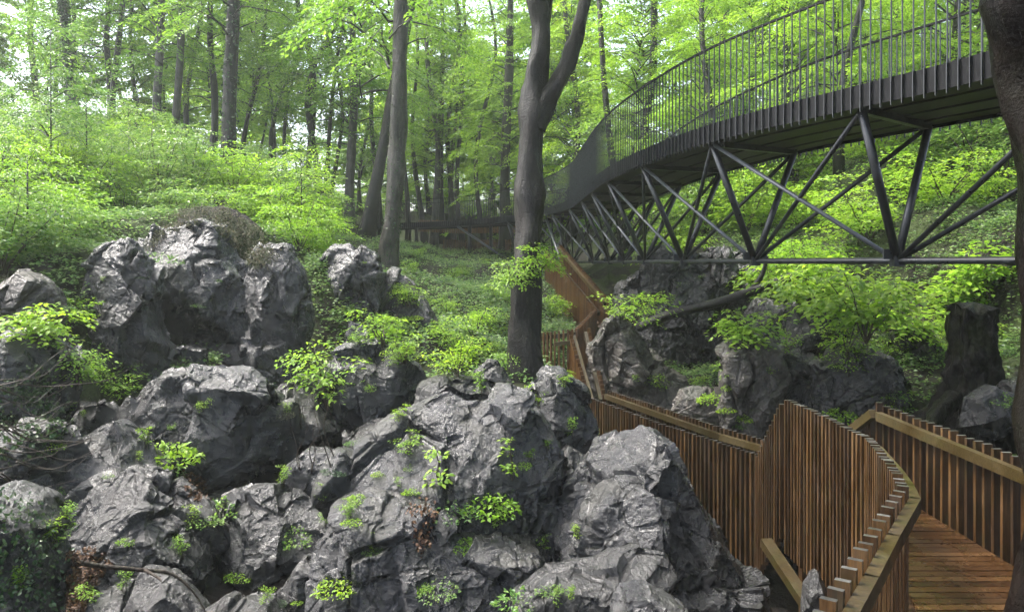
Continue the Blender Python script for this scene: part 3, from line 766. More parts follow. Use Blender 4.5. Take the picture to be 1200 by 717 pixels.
# level walk further down
org = Vector((3.2, 16, -4.3))
wk2 = empty('boardwalk', org, 'long low timber boardwalk with picket sides running back behind the dome shaped boulder', 'boardwalk')
fence(wk2, org, [(4.1,12.85,-3.2),(2.96,15.3,-3.2),(1.73,18.6,-3.2)], -1, .12, 2.2)
fence(wk2, org, [(4.95,13.2,-3.2),(4.12,14.8,-3.2),(2.45,19.3,-3.2)], 1, .12, 1.5)
deck(wk2, org, [(4.2,12.75,-4.3),(3.05,15.3,-4.3),(1.83,18.6,-4.3)], [(4.9,13.0,-4.3),(4.0,14.8,-4.3),(2.4,19.1,-4.3)])
for x, y in ((4.2, 13.4), (4.6, 13.8), (3.0, 15.8), (3.5, 16.2), (2.1, 18.4)):
    z = float(H(x, y)[0]); mb = MB(); mb.beam((x, y, z - .3), (x, y, -4.34), .13, .13, (0, 1, 0))
    link('post', mb.mesh('post', [M['wood']], org), wk2)
# stair flights up to the footbridge
def flight(name, label, a0, a1, b0, b1, L, n, mat='wood_far', extra=None):
    a0, a1, b0, b1 = map(Vector, (a0, a1, b0, b1))
    org = (a0 + b0) / 2 + Vector((0, 0, -1.1))
    r = empty(name, org, label, 'stair')
    fence(r, org, [a0, a1], 1, .125, L, wmat=mat, mono=True); fence(r, org, [b0, b1], -1, .125, L, wmat=mat, mono=True)
    mb = MB()
    for k in range(n):
        t = (k + .5) / n
        p = a0.lerp(a1, t); q = b0.lerp(b1, t); d = Vector((0, 0, -1.1))
        mb.beam(p + d, q + d, .28, .045)
    link('tread', mb.mesh('tread', [M[mat]], org), r)
    return r
flight('timber_stair', 'orange brown timber stair descending from under the footbridge', at(640, 293, 31), at(698, 362, 24.5), at(657, 287, 31.5), at(712, 350, 24.8), 2.8, 16)
flight('timber_stair', 'narrow timber stair dropping beside the honeycombed rock', at(668, 388, 20.9), at(690, 466, 18.9), at(690, 384, 21.3), at(708, 462, 19.4), 1.5, 9)
lo = at(660, 430, 21.5)
land = empty('stair_landing', lo, 'timber stair landing fenced with pickets and a small gate', 'landing')
fence(land, lo, [at(629, 391, 21.2), at(650, 388, 21.0), at(676, 385, 20.9)], 1, .115, 2.1, wmat='wood_far', mono=True)
fence(land, lo, [at(676, 385, 21.2), at(689, 372, 22.8), at(698, 362, 24.4)], 1, .115, 2.0, wmat='wood_far', mono=True)
deck(land, lo, [at(632, 437, 21.3), at(690, 437, 21.1)], [at(640, 430, 23.4), at(705, 428, 23.4)], 'wood_deck', .14)
mb = MB()
g0, g1 = at(650, 403, 20.7), at(668, 401, 20.7)
mb.beam(g0, g1, .07, .1); mb.beam(g1, at(684, 440, 20.6), .07, .1)
link('gate_brace', mb.mesh('gate_brace', [M['wood_rail']], lo), land)
# screens near the far abutment
def screen(label, line, L, sp=.13, mat='wood_far'):
    C = [Vector(p) for p in line]
    r = empty('timber_screen', C[0], label, 'screen')
    mb = MB(); 
    for a, b in zip(C, C[1:]):
        n = max(1, round((b - a).length / sp)); an = (b - a).normalized()
        for k in range(n):
            p = a.lerp(b, k / n); mb.beam(p - Vector((0, 0, L)), p + Vector((0, 0, random.uniform(-.03, .03))), .08, .03, an.cross(Vector((0, 0, 1))))
    link('slat_panel', mb.mesh('slat_panel', [M[mat]], C[0]), r)
    mb = MB()
    for a, b in zip(C, C[1:]): mb.beam(a - Vector((0, -.05, .2)), b - Vector((0, -.05, .2)), .05, .09); mb.beam(a - Vector((0, -.05, L - .2)), b - Vector((0, -.05, L - .2)), .05, .09)
    link('rail', mb.mesh('rail', [M['wood']], C[0]), r)
screen('low brown slatted timber screen standing behind the far railing', [at(491, 257, 49.5), at(540, 259, 49), at(606, 257, 46)], .8)
screen('slatted timber wall toned dark for the shade under the far deck', [at(520, 281, 47.5), at(560, 281, 46), at(600, 281, 43)], 1.0, .16, 'wood')  # darker wood puts the shade below the deck into the colour

# ------------------------------------------------------------------ leaves and branches
def norm(v): return v / (np.linalg.norm(v, axis=-1, keepdims=True) + 1e-9)

class Leaves:
    """collects leaf blades; near=True gives each blade a midrib and a rounder outline"""
    def __init__(s): s.P, s.A, s.N, s.L = [], [], [], []
    def add(s, P, A, N, L):
        s.P.append(P.reshape(-1, 3)); s.A.append(A.reshape(-1, 3)); s.N.append(N.reshape(-1, 3)); s.L.append(L.reshape(-1))
    def arrays(s, near=False, wr=.6):
        P, A, N, L = (np.concatenate(x) for x in (s.P, s.A, s.N, s.L))
        A = norm(A); N = norm(N - A * (N * A).sum(1, keepdims=True)); Sd = np.cross(A, N); L = L[:, None]; n = len(P)
        if not near:
            V = np.stack([P, P + A * L * .45 + Sd * L * wr / 2 + N * L * .07, P + A * L * .45 - Sd * L * wr / 2 + N * L * .07, P + A * L - N * L * .12], 1)
            b = (np.arange(n) * 4)[:, None]
            T = np.concatenate([b + [0, 1, 3], b + [0, 3, 2]], 1).reshape(-1, 3)
            return V.reshape(-1, 3), T
        V = np.stack([P, P + A * L * .3 + Sd * L * wr * .42 + N * L * .06, P + A * L * .3 - Sd * L * wr * .42 + N * L * .06,
                      P + A * L * .5 - N * L * .01, P + A * L * .64 + Sd * L * wr * .4 + N * L * .03, P + A * L * .64 - Sd * L * wr * .4 + N * L * .03,
                      P + A * L - N * L * .14], 1)
        b = (np.arange(n) * 7)[:, None]
        T = np.concatenate([b + [0, 1, 3], b + [0, 3, 2], b + [1, 4, 3], b + [3, 5, 2], b + [4, 6, 3], b + [3, 6, 5]], 1).reshape(-1, 3)
        return V.reshape(-1, 3), T

def spray(lv, B, Hd, L, nl, size, rng, W=.42, droop=.25, tilt=.2):
    """flat drooping fans of leaves: B bases (n,3), Hd headings (n,3), L lengths (n,)"""
    n = len(B); Hd = norm(Hd)
    t = (np.arange(nl)[None, :] + rng.uniform(0, 1, (n, nl))) / nl
    sd = np.where(np.arange(nl) % 2 == 0, 1, -1)[None, :] * np.ones((n, 1))
    up = np.array([0, 0, 1.0]); Sd = norm(np.cross(Hd, up + rng.normal(0, .12, (n, 3))))
    lat = sd * rng.uniform(0.03, 1, (n, nl)) * W * L[:, None] * np.sin(pi * (t * .85 + .12))
    P = B[:, None] + Hd[:, None] * (L[:, None] * t)[..., None] + Sd[:, None] * lat[..., None]
    P[..., 2] -= droop * L[:, None] * t ** 2 + .3 * droop * np.abs(lat)
    P += rng.normal(0, .02, P.shape)
    A = Hd[:, None] * .7 + Sd[:, None] * (sd * .8)[..., None] + rng.normal(0, .25, P.shape); A[..., 2] -= .25
    N = up + rng.normal(0, tilt, P.shape)
    lv.add(P, A, N, size * rng.uniform(.65, 1.2, (n, nl)))

def crown_mesh(name, seed, R, z0, z1, boughs, nsp, nl, size, mat, thin=1.0):
    rng = np.random.default_rng(seed); lv = Leaves(); mb = MB()
    for b in range(boughs):
        f = (b + rng.uniform(0, 1)) / boughs
        z = z0 + (z1 - z0) * f * .9
        az = b * 2.4 + rng.uniform(-.5, .5)
        Lb = R * (1 - .55 * f ** 1.6) * rng.uniform(.55, 1.1)
        el = rng.uniform(.2, .85) + .35 * f
        h = np.array([cos(az) * cos(el), sin(az) * cos(el), sin(el)])
        pts = []
        for k in range(6):
            t = k / 5; bend = np.array([-sin(az), cos(az), 0]) * rng.normal(0, .05) * Lb * t
            pts.append(np.array([0, 0, z]) + h * Lb * t + bend - np.array([0, 0, .5 * Lb * t * t * rng.uniform(.8, 1.2)]))
        mb.tube([Vector(p) for p in pts], [.03 * (1 - t) * Lb / 3 + .004 for t in np.linspace(0, 1, 6)], 5, False)
        pts = np.array(pts)
        n = max(3, int(nsp * Lb / R))
        t = rng.uniform(.22, 1, n) ** .8
        seg = np.clip((t * 5).astype(int), 0, 4); fr = t * 5 - seg
        B = pts[seg] * (1 - fr)[:, None] + pts[seg + 1] * fr[:, None]
        tang = norm(pts[seg + 1] - pts[seg])
        ang = rng.choice([-1, 1], n) * rng.uniform(.25, 1.2, n)
        Hd = np.stack([tang[:, 0] * np.cos(ang) - tang[:, 1] * np.sin(ang), tang[:, 0] * np.sin(ang) + tang[:, 1] * np.cos(ang), tang[:, 2] * .4 + rng.normal(0, .12, n)], 1)
        B[:, 2] += rng.normal(0, .12, n)
        spray(lv, B, Hd, rng.uniform(.8, 1.7, n) * (.5 + .5 * R / 4), nl, size, rng, droop=.34, W=.36)
    V, T = lv.arrays(); Vb = mb.arr(); nb = len(Vb)
    nt = len(T)
    me = mesh_np(name, np.concatenate([V, Vb]), T, np.array(mb.q) + len(V), [M[mat], M['bark']], False,
                 np.concatenate([np.zeros(nt), np.ones(len(mb.q))]))
    return me

def shrub_mesh(name, seed, R, Hh, stems, nsp, nl, size, mat, near=False, wr=.6, droop=.3):
    rng = np.random.default_rng(seed); lv = Leaves(); mb = MB()
    for sidx in range(stems):
        az = sidx * 2.4 + rng.uniform(-.6, .6); out = R * rng.uniform(.25, .8); hh = Hh * rng.uniform(.55, 1.0)
        pts = []
        for k in range(6):
            t = k / 5
            pts.append(np.array([cos(az) * out * t ** 1.2, sin(az) * out * t ** 1.2, hh * (t - .12 * t * t)]) + rng.normal(0, .015, 3) * (k > 0) * Hh)
        mb.tube([Vector(p) for p in pts], list(np.linspace(.011, .003, 6) * (1 + Hh * .5)), 5, False)
        pts = np.array(pts)
        t = rng.uniform(.25, 1, nsp); seg = np.clip((t * 5).astype(int), 0, 4); fr = t * 5 - seg
        B = pts[seg] * (1 - fr)[:, None] + pts[seg + 1] * fr[:, None]
        a = rng.uniform(0, 2 * pi, nsp)
        Hd = np.stack([np.cos(a), np.sin(a), rng.uniform(-.1, .45, nsp)], 1) + np.array([cos(az), sin(az), 0]) * .5
        spray(lv, B, Hd, R * rng.uniform(.35, .75, nsp), nl, size, rng, droop=droop, W=.4)
    V, T = lv.arrays(near, wr)
    return mesh_np(name, np.concatenate([V, mb.arr()]), T, np.array(mb.q) + len(V), [M[mat], M['twig']], False,
                   np.concatenate([np.zeros(len(T)), np.ones(len(mb.q))]))

def clump_mesh(name, seed, R, n, size, mat, near=True, wr=.6, upness=.5):
    """low cushion of leaves on short stalks"""
    rng = np.random.default_rng(seed); lv = Leaves()
    a = rng.uniform(0, 2 * pi, n); r = R * np.sqrt(rng.uniform(0, 1, n))
    z = R * upness * (1 - (r / R) ** 2) * rng.uniform(.25, 1.1, n)
    P = np.stack([np.cos(a) * r, np.sin(a) * r, z], 1) + rng.normal(0, .02 * R, (n, 3))
    A = np.stack([np.cos(a), np.sin(a), rng.uniform(-.3, .6, n)], 1) + rng.normal(0, .5, (n, 3))
    N = np.array([0, -.25, 1.0]) + rng.normal(0, .4, (n, 3))
    lv.add(P, A, N, size * rng.uniform(.5, 1.2, n))
    V, T = lv.arrays(near, wr)
    return mesh_np(name, V, T, mats=[M[mat]])

# ------------------------------------------------------------------ trees
CR = [crown_mesh('crown', 11, 4.2, 3.6, 17, 62, 11, 46, .135, 'leaf_beech'),
      crown_mesh('crown', 12, 4.8, 5.0, 19, 62, 11, 46, .14, 'leaf_beech'),
      crown_mesh('crown', 13, 3.8, 1.8, 14, 62, 11, 44, .13, 'leaf_bright'),
      crown_mesh('crown', 14, 4.4, 6.5, 20, 50, 10, 46, .14, 'leaf_beech'),
      crown_mesh('crown', 15, 4.6, 1.5, 16, 66, 11, 46, .14, 'leaf_bright')]
CR_FAR = [crown_mesh('crown', 21, 5.8, 1.2, 21, 60, 12, 34, .33, 'leaf_beech'), crown_mesh('crown', 22, 5.6, 4.5, 23, 60, 12, 34, .33, 'leaf_bright')]

def trunk_mesh(pts, rad, org, mat, n=12, seed=0, flare=True):
    mb = MB(); rs = random.Random(seed)
    ph = [rs.uniform(0, 6.28) for _ in range(4)]
    def jit(i, k):
        th = 2 * pi * k / n
        fl = 1
        if flare and i < 4: fl = 1 + (.75 if i == 0 else .3 if i == 1 else .1 if i == 2 else 0) * (1 + .6 * sin(th * 3 + ph[0]))
        return fl * (1 + .07 * sin(2 * th + ph[1] + i * .5) + .05 * sin(3 * th + ph[2] - i * .8) + rs.uniform(-.03, .03))
    mb.tube(pts, rad, n, True, jit)
    V = mb.arr(); C_ = np.repeat(np.array([list(p) for p in pts]), n, 0)
    k_ = fbm(V[:len(C_)] * np.array([2.6, 2.6, 1.1]) / max(rad[0] * 2.2, .2), 4, seed + 3)
    V[:len(C_)] = C_ + (V[:len(C_)] - C_) * (1 + .22 * k_)[:, None]
    mb.v = [V]
    return mb.mesh('trunk', [M[mat]], org, True)

def wig(a, b, n, amp, seed):
    rs = random.Random(seed); a, b = Vector(a), Vector(b)
    ks = [rs.uniform(-1, 1) for _ in range(4)]
    out = []
    for i in range(n):
        t = i / (n - 1)
        o = amp * (ks[0] * sin(pi * t * 2) + ks[1] * sin(pi * t * 3.3) * .6)
        o2 = amp * (ks[2] * sin(pi * t * 2.4) + ks[3] * sin(pi * t * 4) * .4)
        out.append(a.lerp(b, t) + Vector((o, o2, 0)))
    return out

def ivy_on(pts, rad, n, seed, org, size=.1, t0=0, t1=1, spread=.1):
    rng = np.random.default_rng(seed); lv = Leaves()
    pts = np.array([list(p) for p in pts]); rad = np.array(rad)
    t = rng.uniform(t0, t1, n) * (len(pts) - 1); i = np.clip(t.astype(int), 0, len(pts) - 2); f = (t - i)[:, None]
    c = pts[i] * (1 - f) + pts[i + 1] * f; r = rad[i] * (1 - f[:, 0]) + rad[i + 1] * f[:, 0]
    a = rng.uniform(0, 2 * pi, n); o = np.stack([np.cos(a), np.sin(a), 0 * a], 1)
    P = c + o * (r + rng.uniform(0, spread, n))[:, None] - np.array(org)
    lv.add(P, o * .3 + rng.normal(0, .5, (n, 3)) + [0, 0, -.6], o + rng.normal(0, .35, (n, 3)) + [0, 0, .4], size * rng.uniform(.6, 1.2, n))
    V, T = lv.arrays(False, .85)
    return mesh_np('ivy', V, T, mats=[M['leaf_ivy']])

TREE_N = 0
def tree(label, bx, tx, wpx, Y, mat='bark', crown=None, cscale=1.0, name='beech_tree', group=None, amp=.25, height=18, ty=0, ivy=0, second=None, crownz=1.0, cmesh=None, by=None):
    """trunk from the ground under pixel column bx to the top of the frame at tx"""
    global TREE_N; TREE_N += 1; sd = TREE_N
    X = (bx - CX) * Y / F; z = float(H(X, Y)[0])
    base = Vector((X, Y, z)); root = empty(name, base, label, 'tree', group)
    top = at(tx, ty, Y); k = (z + height - z) / max(top.z - z, 1)
    tip = base + (top - base) * k
    pts = wig(base - Vector((0, 0, .35)), tip, 16, amp * (1.7 if wpx < 9 else 1.0), sd * 3 + 1)
    r0 = wpx * Y / F / 2
    rad = [r0 * (1.06 - .62 * (i / 15)) for i in range(16)]
    link('trunk', trunk_mesh(pts, rad, base, mat, 12, sd), root)
    if second:
        b2, t2, w2 = second
        p2 = wig(base + Vector(((b2 - bx) * Y / F, .25, -.3)), base + Vector(((b2 - bx) * Y / F, .25, 0)) + (at(t2, 0, Y) - at(b2, (CY - z * F / Y), Y)) * k, 14, amp * 1.4, sd * 5 + 2)
        link('trunk', trunk_mesh(p2, [w2 * Y / F / 2 * (1.05 - .6 * i / 13) for i in range(14)], base, mat, 10, sd + 50), root)
    if ivy: link('ivy', ivy_on(pts, rad, ivy, sd, base, .13, .0, .55), root)
    if crown is not None:
        o = link('crown', (cmesh or CR)[crown], root, (0, 0, 0), (0, 0, sd * 2.13), (cscale, cscale, cscale * crownz))
        lean = (tip - base) / height
        o.rotation_euler = (-lean.y * .5, lean.x * .5, sd * 2.13)
    return root

TREES = [
 # label, base px, top px, width px, distance, bark, crown, options
 ('straight dark trunk clad in ivy near its foot above the grassy mound', 271, 272, 17, 32, 'bark', 3, dict(ivy=900, amp=.12)),
 ('pale grey twin stemmed tree with two close straight trunks in the thicket', 189, 187, 10, 36, 'bark_grey', 1, dict(second=(196, 212, 9))),
 ('leaning trunk thickly covered in ivy at the misty edge', 90, 72, 10, 38, 'bark_grey', 3, dict(ivy=3600)),
 ('dark sinuous twin trunk crossing over in the misty wood', 122, 138, 7, 42, 'bark', 1, dict(second=(127, 130, 7), amp=.5)),
 ('thin hazy trunk next to the ivy covered one', 96, 84, 6, 47, 'bark', 3, {}),
 ('faint misty trunk at the pale opening of the wood', 37, 38, 8, 56, 'bark', 1, {}),
 ('faint slim misty trunk beside the pale opening', 66, 61, 5, 56, 'bark', None, {}),
 ('slim trunk halfway between the ivy footed and twin grey trees', 246, 252, 8, 42, 'bark', 0, {}),
 ('thin trunk leaning away just behind the ivy footed tree', 291, 309, 6, 44, 'bark', 1, dict(amp=.3)),
 ('slim dark trunk between the ivy footed tree and the twin grey one', 228, 232, 6, 45, 'bark', None, {}),
 ('thin dark trunk rising behind the young beeches at the misty side', 150, 158, 6, 46, 'bark', None, dict(amp=.4)),
 ('thin dark wavy trunk bare of leaves in front of the bright gap', 388, 396, 5.5, 47, 'bark', None, dict(amp=.5)),
 ('slender dark trunk close beside the pale trunk', 478, 470, 6, 48, 'bark', None, {}),
 ('slender dark trunk next to the stout dark tree', 570, 566, 6, 49, 'bark', None, dict(amp=.4)),
 ('very thin straight trunk in the bright gap behind the thicket', 317, 314, 4.5, 50, 'bark', None, {}),
 ('crooked pair of thin trunks in the bright gap of the wood', 332, 345, 6, 46, 'bark', 3, dict(second=(335, 352, 5), amp=.5)),
 ('straight slender dark trunk in the bright gap', 359, 358, 8, 43, 'bark', None, {}),
 ('wavy dark trunk that splits low beside the slender straight one', 373, 385, 8, 42, 'bark', 1, dict(second=(376, 402, 5), amp=.5)),
 ('brown grey wavy trunk standing behind the end of the bridge railing', 409, 415, 11, 40, 'bark_grey', 1, dict(amp=.25)),
 ('dark trunk leaning strongly over the far bridge railing', 424, 482, 15, 35.5, 'bark', 3, dict(amp=.1, height=20)),
 ('thin wavy trunk seen between the leaning and the pale trunk', 446, 430, 6, 48, 'bark', None, dict(amp=.4)),
 ('thin dark trunk behind the far railing, first of the close cluster', 498, 478, 6, 51, 'bark', 1, {}),
 ('slender grey trunk in the close cluster behind the railing', 507, 508, 8, 50, 'bark_grey', None, {}),
 ('straight dark trunk in the middle of the close cluster', 517, 517, 9, 52, 'bark', 0, {}),
 ('dark trunk with a twin in the close cluster', 526, 533, 7, 52, 'bark', None, dict(second=(531, 540, 6))),
 ('slim trunk leaning out of the close cluster', 546, 533, 6, 50, 'bark', 3, dict(amp=.3)),
 ('stout dark straight tree behind the forked trunk', 592, 597, 13, 44, 'bark', 0, dict(amp=.12)),
 ('dark crooked tree behind the bend of the bridge railing', 735, 700, 9, 34, 'bark', 2, dict(amp=.3)),
 ('dark tree hidden in leaves behind the bridge railing', 752, 765, 12, 38, 'bark', 1, dict(amp=.4)),
 ('half hidden trunk in bright foliage beyond the footbridge', 880, 900, 9, 36, 'bark', 4, dict(amp=.5)),
 ('dark wavy trunk in the bright slope under the bridge deck', 985, 1000, 8, 26, 'bark', 4, dict(amp=.6, cscale=.8)),
 ('slim trunk in bright foliage near the brown trunk', 1110, 1130, 8, 30, 'bark', 4, dict(amp=.5)),
 ('bright leafed tree far up the slope beyond the bridge railing', 840, 850, 8, 44, 'bark', 2, {}),
 ('bright leafed tree on the crest beyond the bridge', 1050, 1040, 8, 42, 'bark', 2, dict(cscale=1.2)),
 ('leafy tree on the slope seen between the truss struts', 820, 830, 8, 30, 'bark', 4, dict(cscale=.7)),
 ('bright tree just beyond the middle of the footbridge', 930, 925, 8, 33, 'bark', 4, dict(cscale=.9)),
 ('bright tree behind the near end of the footbridge', 1150, 1165, 9, 27, 'bark', 4, dict(cscale=.9)),
 ('leafy tree behind the forked trunk reaching over the railing', 668, 672, 8, 42, 'bark', 2, {}),
]
for lab, bx, tx, wpx, Y, mat, cr, opt in TREES: tree(lab, bx, tx, wpx, Y, mat, cr, **opt)

# far wood: every tree on its own
rs = random.Random(5); placed = []
far_lab = 'far hazy tree with a pale green crown in the misty wood'
k = 0
while k < 80:
    Y = rs.uniform(50, 118); px = rs.uniform(-120, 1320); X = (px - CX) * Y / F
    if any((X - a) ** 2 + (Y - b) ** 2 < 20 for a, b in placed): continue
    if (300 < px < 450) or (-40 < px < 170) or (690 < px < 780 and Y < 80):
        if rs.random() < .8: continue
    placed.append((X, Y)); k += 1
    tree(far_lab, px, px + rs.uniform(-14, 14), rs.uniform(2.5, 5.5) * 52 / Y * 1.1, Y, 'bark', k % 2, rs.uniform(.8, 1.15), group='far trees in the mist', cmesh=CR_FAR, amp=.4, height=20)

# big forked beech in the middle
Y = 16.0
base = at(613, 455, Y); base.z = float(H(base.x, Y)[0])
root = empty('beech_tree', base, 'big wet forked beech trunk with a bent side limb in front of the bridge', 'tree')
cl = [(613,520,24),(613,470,23),(614,440,22),(615,400,21.5),(616,350,20.5),(618,300,19.5),(620,260,18.5),(620.5,228,19.5),(621,205,17),(622,170,17),(623,140,18.5),(624,115,16.5),(628,90,14.5),(632,66,14),(633,45,13),(633,20,13.5),(631,0,14),(626,-40,13),(622,-100,12),(615,-220,10),(612,-380,7),(610,-560,3)]
pts = [at(a, b, Y) for a, b, _ in cl]; rad = [w_ * .87 * Y / F for _, _, w_ in cl]
def fine(pts, rad, m=3):
    C = []; R = []
    P = [pts[0]] + list(pts) + [pts[-1]]
    for i in range(1, len(P) - 2):
        a, b, c, d = P[i - 1], P[i], P[i + 1], P[i + 2]
        for k in range(m):
            t = k / m
            C.append(.5 * ((2 * b) + (c - a) * t + (2 * a - 5 * b + 4 * c - d) * t * t + (3 * b - a - 3 * c + d) * t ** 3)); R.append(rad[i - 1] * (1 - t) + rad[i] * t)
    C.append(P[-2]); R.append(rad[-1]); return C, R
C, R = fine(pts, rad)
link('trunk', trunk_mesh(C, R, base, 'bark_beech', 24, 3, False), root)
cl = [(626,152,12),(631,138,13),(640,118,12),(652,100,10.5),(663,78,9.5),(670,60,9),(674,48,9),(678,32,8),(684,8,6.5),(694,-30,5.5),(708,-90,4)]
C, R = fine([at(a, b, Y - .05) for a, b, _ in cl], [w_ * Y / F for _, _, w_ in cl])
link('limb', trunk_mesh(C, R, base, 'bark_beech', 18, 4, False), root)
cl = [(634,40,8),(640,15,7),(643,-20,6),(650,-80,5),(660,-200,3)]
C, R = fine([at(a, b, Y) for a, b, _ in cl], [w_ * Y / F for _, _, w_ in cl])
link('limb', trunk_mesh(C, R, base, 'bark_beech', 14, 5, False), root)
link('crown', CR[3], root, (0, 0, 1.2), (0, 0, 1), (.9, .9, 1.0))
SHOOT = shrub_mesh('side_shoot', 91, .8, .75, 6, 9, 15, .08, 'leaf_bright', True, .6, .45)
for (a, b, dz, rz) in ((598, 335, 0, 0), (632, 318, .1, 2.0)):
    p = at(a, b, Y - .42) - base
    link('side_shoot', SHOOT, root, p, (.25, 0, rz), (.95, .95, .95))
# pale trunk with ivy
Y = 26.0
base = at(456, 322, Y); base.z = float(H(base.x, Y)[0])
root = empty('beech_tree', base, 'pale grey tall trunk streaked with ivy between two brown rocks', 'tree')
cl = [(452,345,20),(454,325,16),(456,305,12.5),(458,280,11),(460,250,10.5),(463,215,10),(465,180,10),(467,140,9.5),(468,100,9),(469,60,8.5),(470,0,8),(471,-80,7.5),(473,-200,6),(474,-380,3)]
C, R = fine([at(a, b, Y) for a, b, _ in cl], [w_ * Y / F for _, _, w_ in cl])
link('trunk', trunk_mesh(C, R, base, 'bark_grey', 18, 6, False), root)
link('ivy', ivy_on(C, R, 700, 8, base, .075, .02, .6, .05), root)
link('crown', CR[3], root, (0, 0, 0), (0, 0, 2.2), (.95, .95, 1.05))
# brown trunk close by
Y = 5.6
cl = [(1290,900,78),(1282,760,72),(1276,640,68),(1270,520,66),(1268,400,60),(1258,300,59),(1251,200,60),(1238,100,60),(1224,30,62),(1214,-40,62),(1200,-160,62),(1180,-400,54),(1160,-800,40)]
base = at(1284, 760, Y); bz = float(H(base.x, Y)[0])
pts = [at(a, b, Y) for a, b, _ in cl]; pts.insert(0, Vector((pts[0].x + .05, Y, min(bz - .3, pts[0].z - .5)))); rad = [84 * Y / F] + [w_ * Y / F for _, _, w_ in cl]
base = Vector((pts[0].x, Y, bz))
root = empty('beech_tree', base, 'dark brown wet trunk close by, leaning in front of the footbridge end', 'tree')
C, R = fine(pts, rad, 4)
link('trunk', trunk_mesh(C, R, base, 'bark_near', 28, 9, False), root)
link('crown', CR[3], root, (.0, 0, 6), (0, 0, .4), (1, 1, 1))

# ------------------------------------------------------------------ thicket on the banks
SH = [shrub_mesh('foliage', 31, 1.5, 1.9, 7, 15, 26, .10, 'leaf_shrub'), shrub_mesh('foliage', 32, 1.3, 1.5, 6, 15, 26, .09, 'leaf_shrub'),
      shrub_mesh('foliage', 33, 1.7, 2.5, 8, 15, 26, .105, 'leaf_shrub'), shrub_mesh('foliage', 34, 1.5, 2.0, 7, 15, 24, .11, 'leaf_bright'),
      shrub_mesh('foliage', 35, 1.2, 1.4, 6, 14, 24, .09, 'leaf_bright')]
def shrub(label, X, Y, s, k, group, z=None, rot=None):
    z = float(H(X, Y)[0]) - .1 if z is None else z
    o = link('shrub', SH[k], None, (X, Y, z), (random.uniform(-.1, .1), random.uniform(-.1, .1), random.uniform(0, 6.28) if rot is None else rot), (s, s, s * random.uniform(.85, 1.1)))
    return tag(o, label, 'shrub', group)
def thicket(n, label, group, pick, mind, kinds, srange, seed):
    rs = random.Random(seed); P = []; tries = 0
    while len(P) < n and tries < 6000:
        tries += 1
        X, Y = pick(rs)
        if X is None or any((X - a) ** 2 + (Y - b) ** 2 < mind ** 2 for a, b in P): continue
        P.append((X, Y)); random.seed(seed * 100 + len(P))
        shrub(label, X, Y, rs.uniform(*srange), rs.choice(kinds), group)
def pick_left(rs):
    px, Y = rs.uniform(-60, 420), rs.uniform(14.5, 39)
    if px > 90 and Y < 20.5: return None, None
    if px > 370 and Y < 24: return None, None
    if px > 378: return None, None
    if px > 330 and Y > 34: return None, None
    return (px - CX) * Y / F, Y
thicket(105, 'bright green young beech shrub in the thicket above the grey rocks', 'shrubs of the bank above the rocks', pick_left, 1.25, [0, 1, 2, 3, 4], (.75, 1.2), 3)
YB = [crown_mesh('foliage', 41, 1.7, .5, 4.0, 20, 9, 34, .11, 'leaf_shrub'), crown_mesh('foliage', 42, 1.5, .4, 3.2, 18, 9, 34, .1, 'leaf_bright'), crown_mesh('foliage', 43, 2.0, .7, 4.8, 24, 9, 34, .115, 'leaf_shrub')]
rs = random.Random(8)
for k, (px, Y) in enumerate([(-30, 17), (15, 19), (58, 22), (100, 24), (128, 21.5), (150, 27), (178, 25), (60, 29), (20, 31), (215, 27), (235, 31), (300, 28), (325, 25.5), (352, 23.5), (372, 26), (345, 30), (110, 33), (160, 34), (-40, 24), (30, 15.5)]):
    X = (px - CX) * Y / F; base = Vector((X, Y, float(H(X, Y)[0]) - .1)); sc = rs.uniform(.62, 1.0) * (.75 if Y > 24 and px > 200 else 1)
    r = empty('young_beech', base, 'young layered beech with drooping bright leaf fans above the grey rocks', 'young tree', 'young beeches on the bank above the rocks')
    o = link('foliage', YB[k % 3], r, (0, 0, 0), (rs.uniform(-.1, .1), rs.uniform(-.1, .1), k * 1.9), (sc, sc, sc))
    mb = MB(); mb.tube([(0, 0, -.2), (.03, .02, 1.2 * sc), (.0, .05, (3.4, 2.8, 4.2)[k % 3] * sc)], [.035, .025, .008], 7)
    link('trunk', mb.mesh('trunk', [M['bark']], (0, 0, 0), True), r)
def pick_right(rs):
    px, Y = rs.uniform(790, 1290), rs.uniform(21, 42)
    if px < 930 and Y < 27: return None, None
    return (px - CX) * Y / F, Y
thicket(100, 'bright yellow green shrub on the steep bank behind the footbridge truss', 'shrubs of the bank behind the bridge', pick_right, 1.45, [2, 3, 3, 4], (.9, 1.6), 4)
def pick_far(rs):
    px, Y = rs.uniform(60, 800), rs.uniform(48, 80)
    return (px - CX) * Y / F, Y
thicket(60, 'low pale green shrub on the forest floor beyond the far railing', 'shrubs beyond the far railing', pick_far, 2.2, [0, 2, 3], (1.0, 1.6), 6)

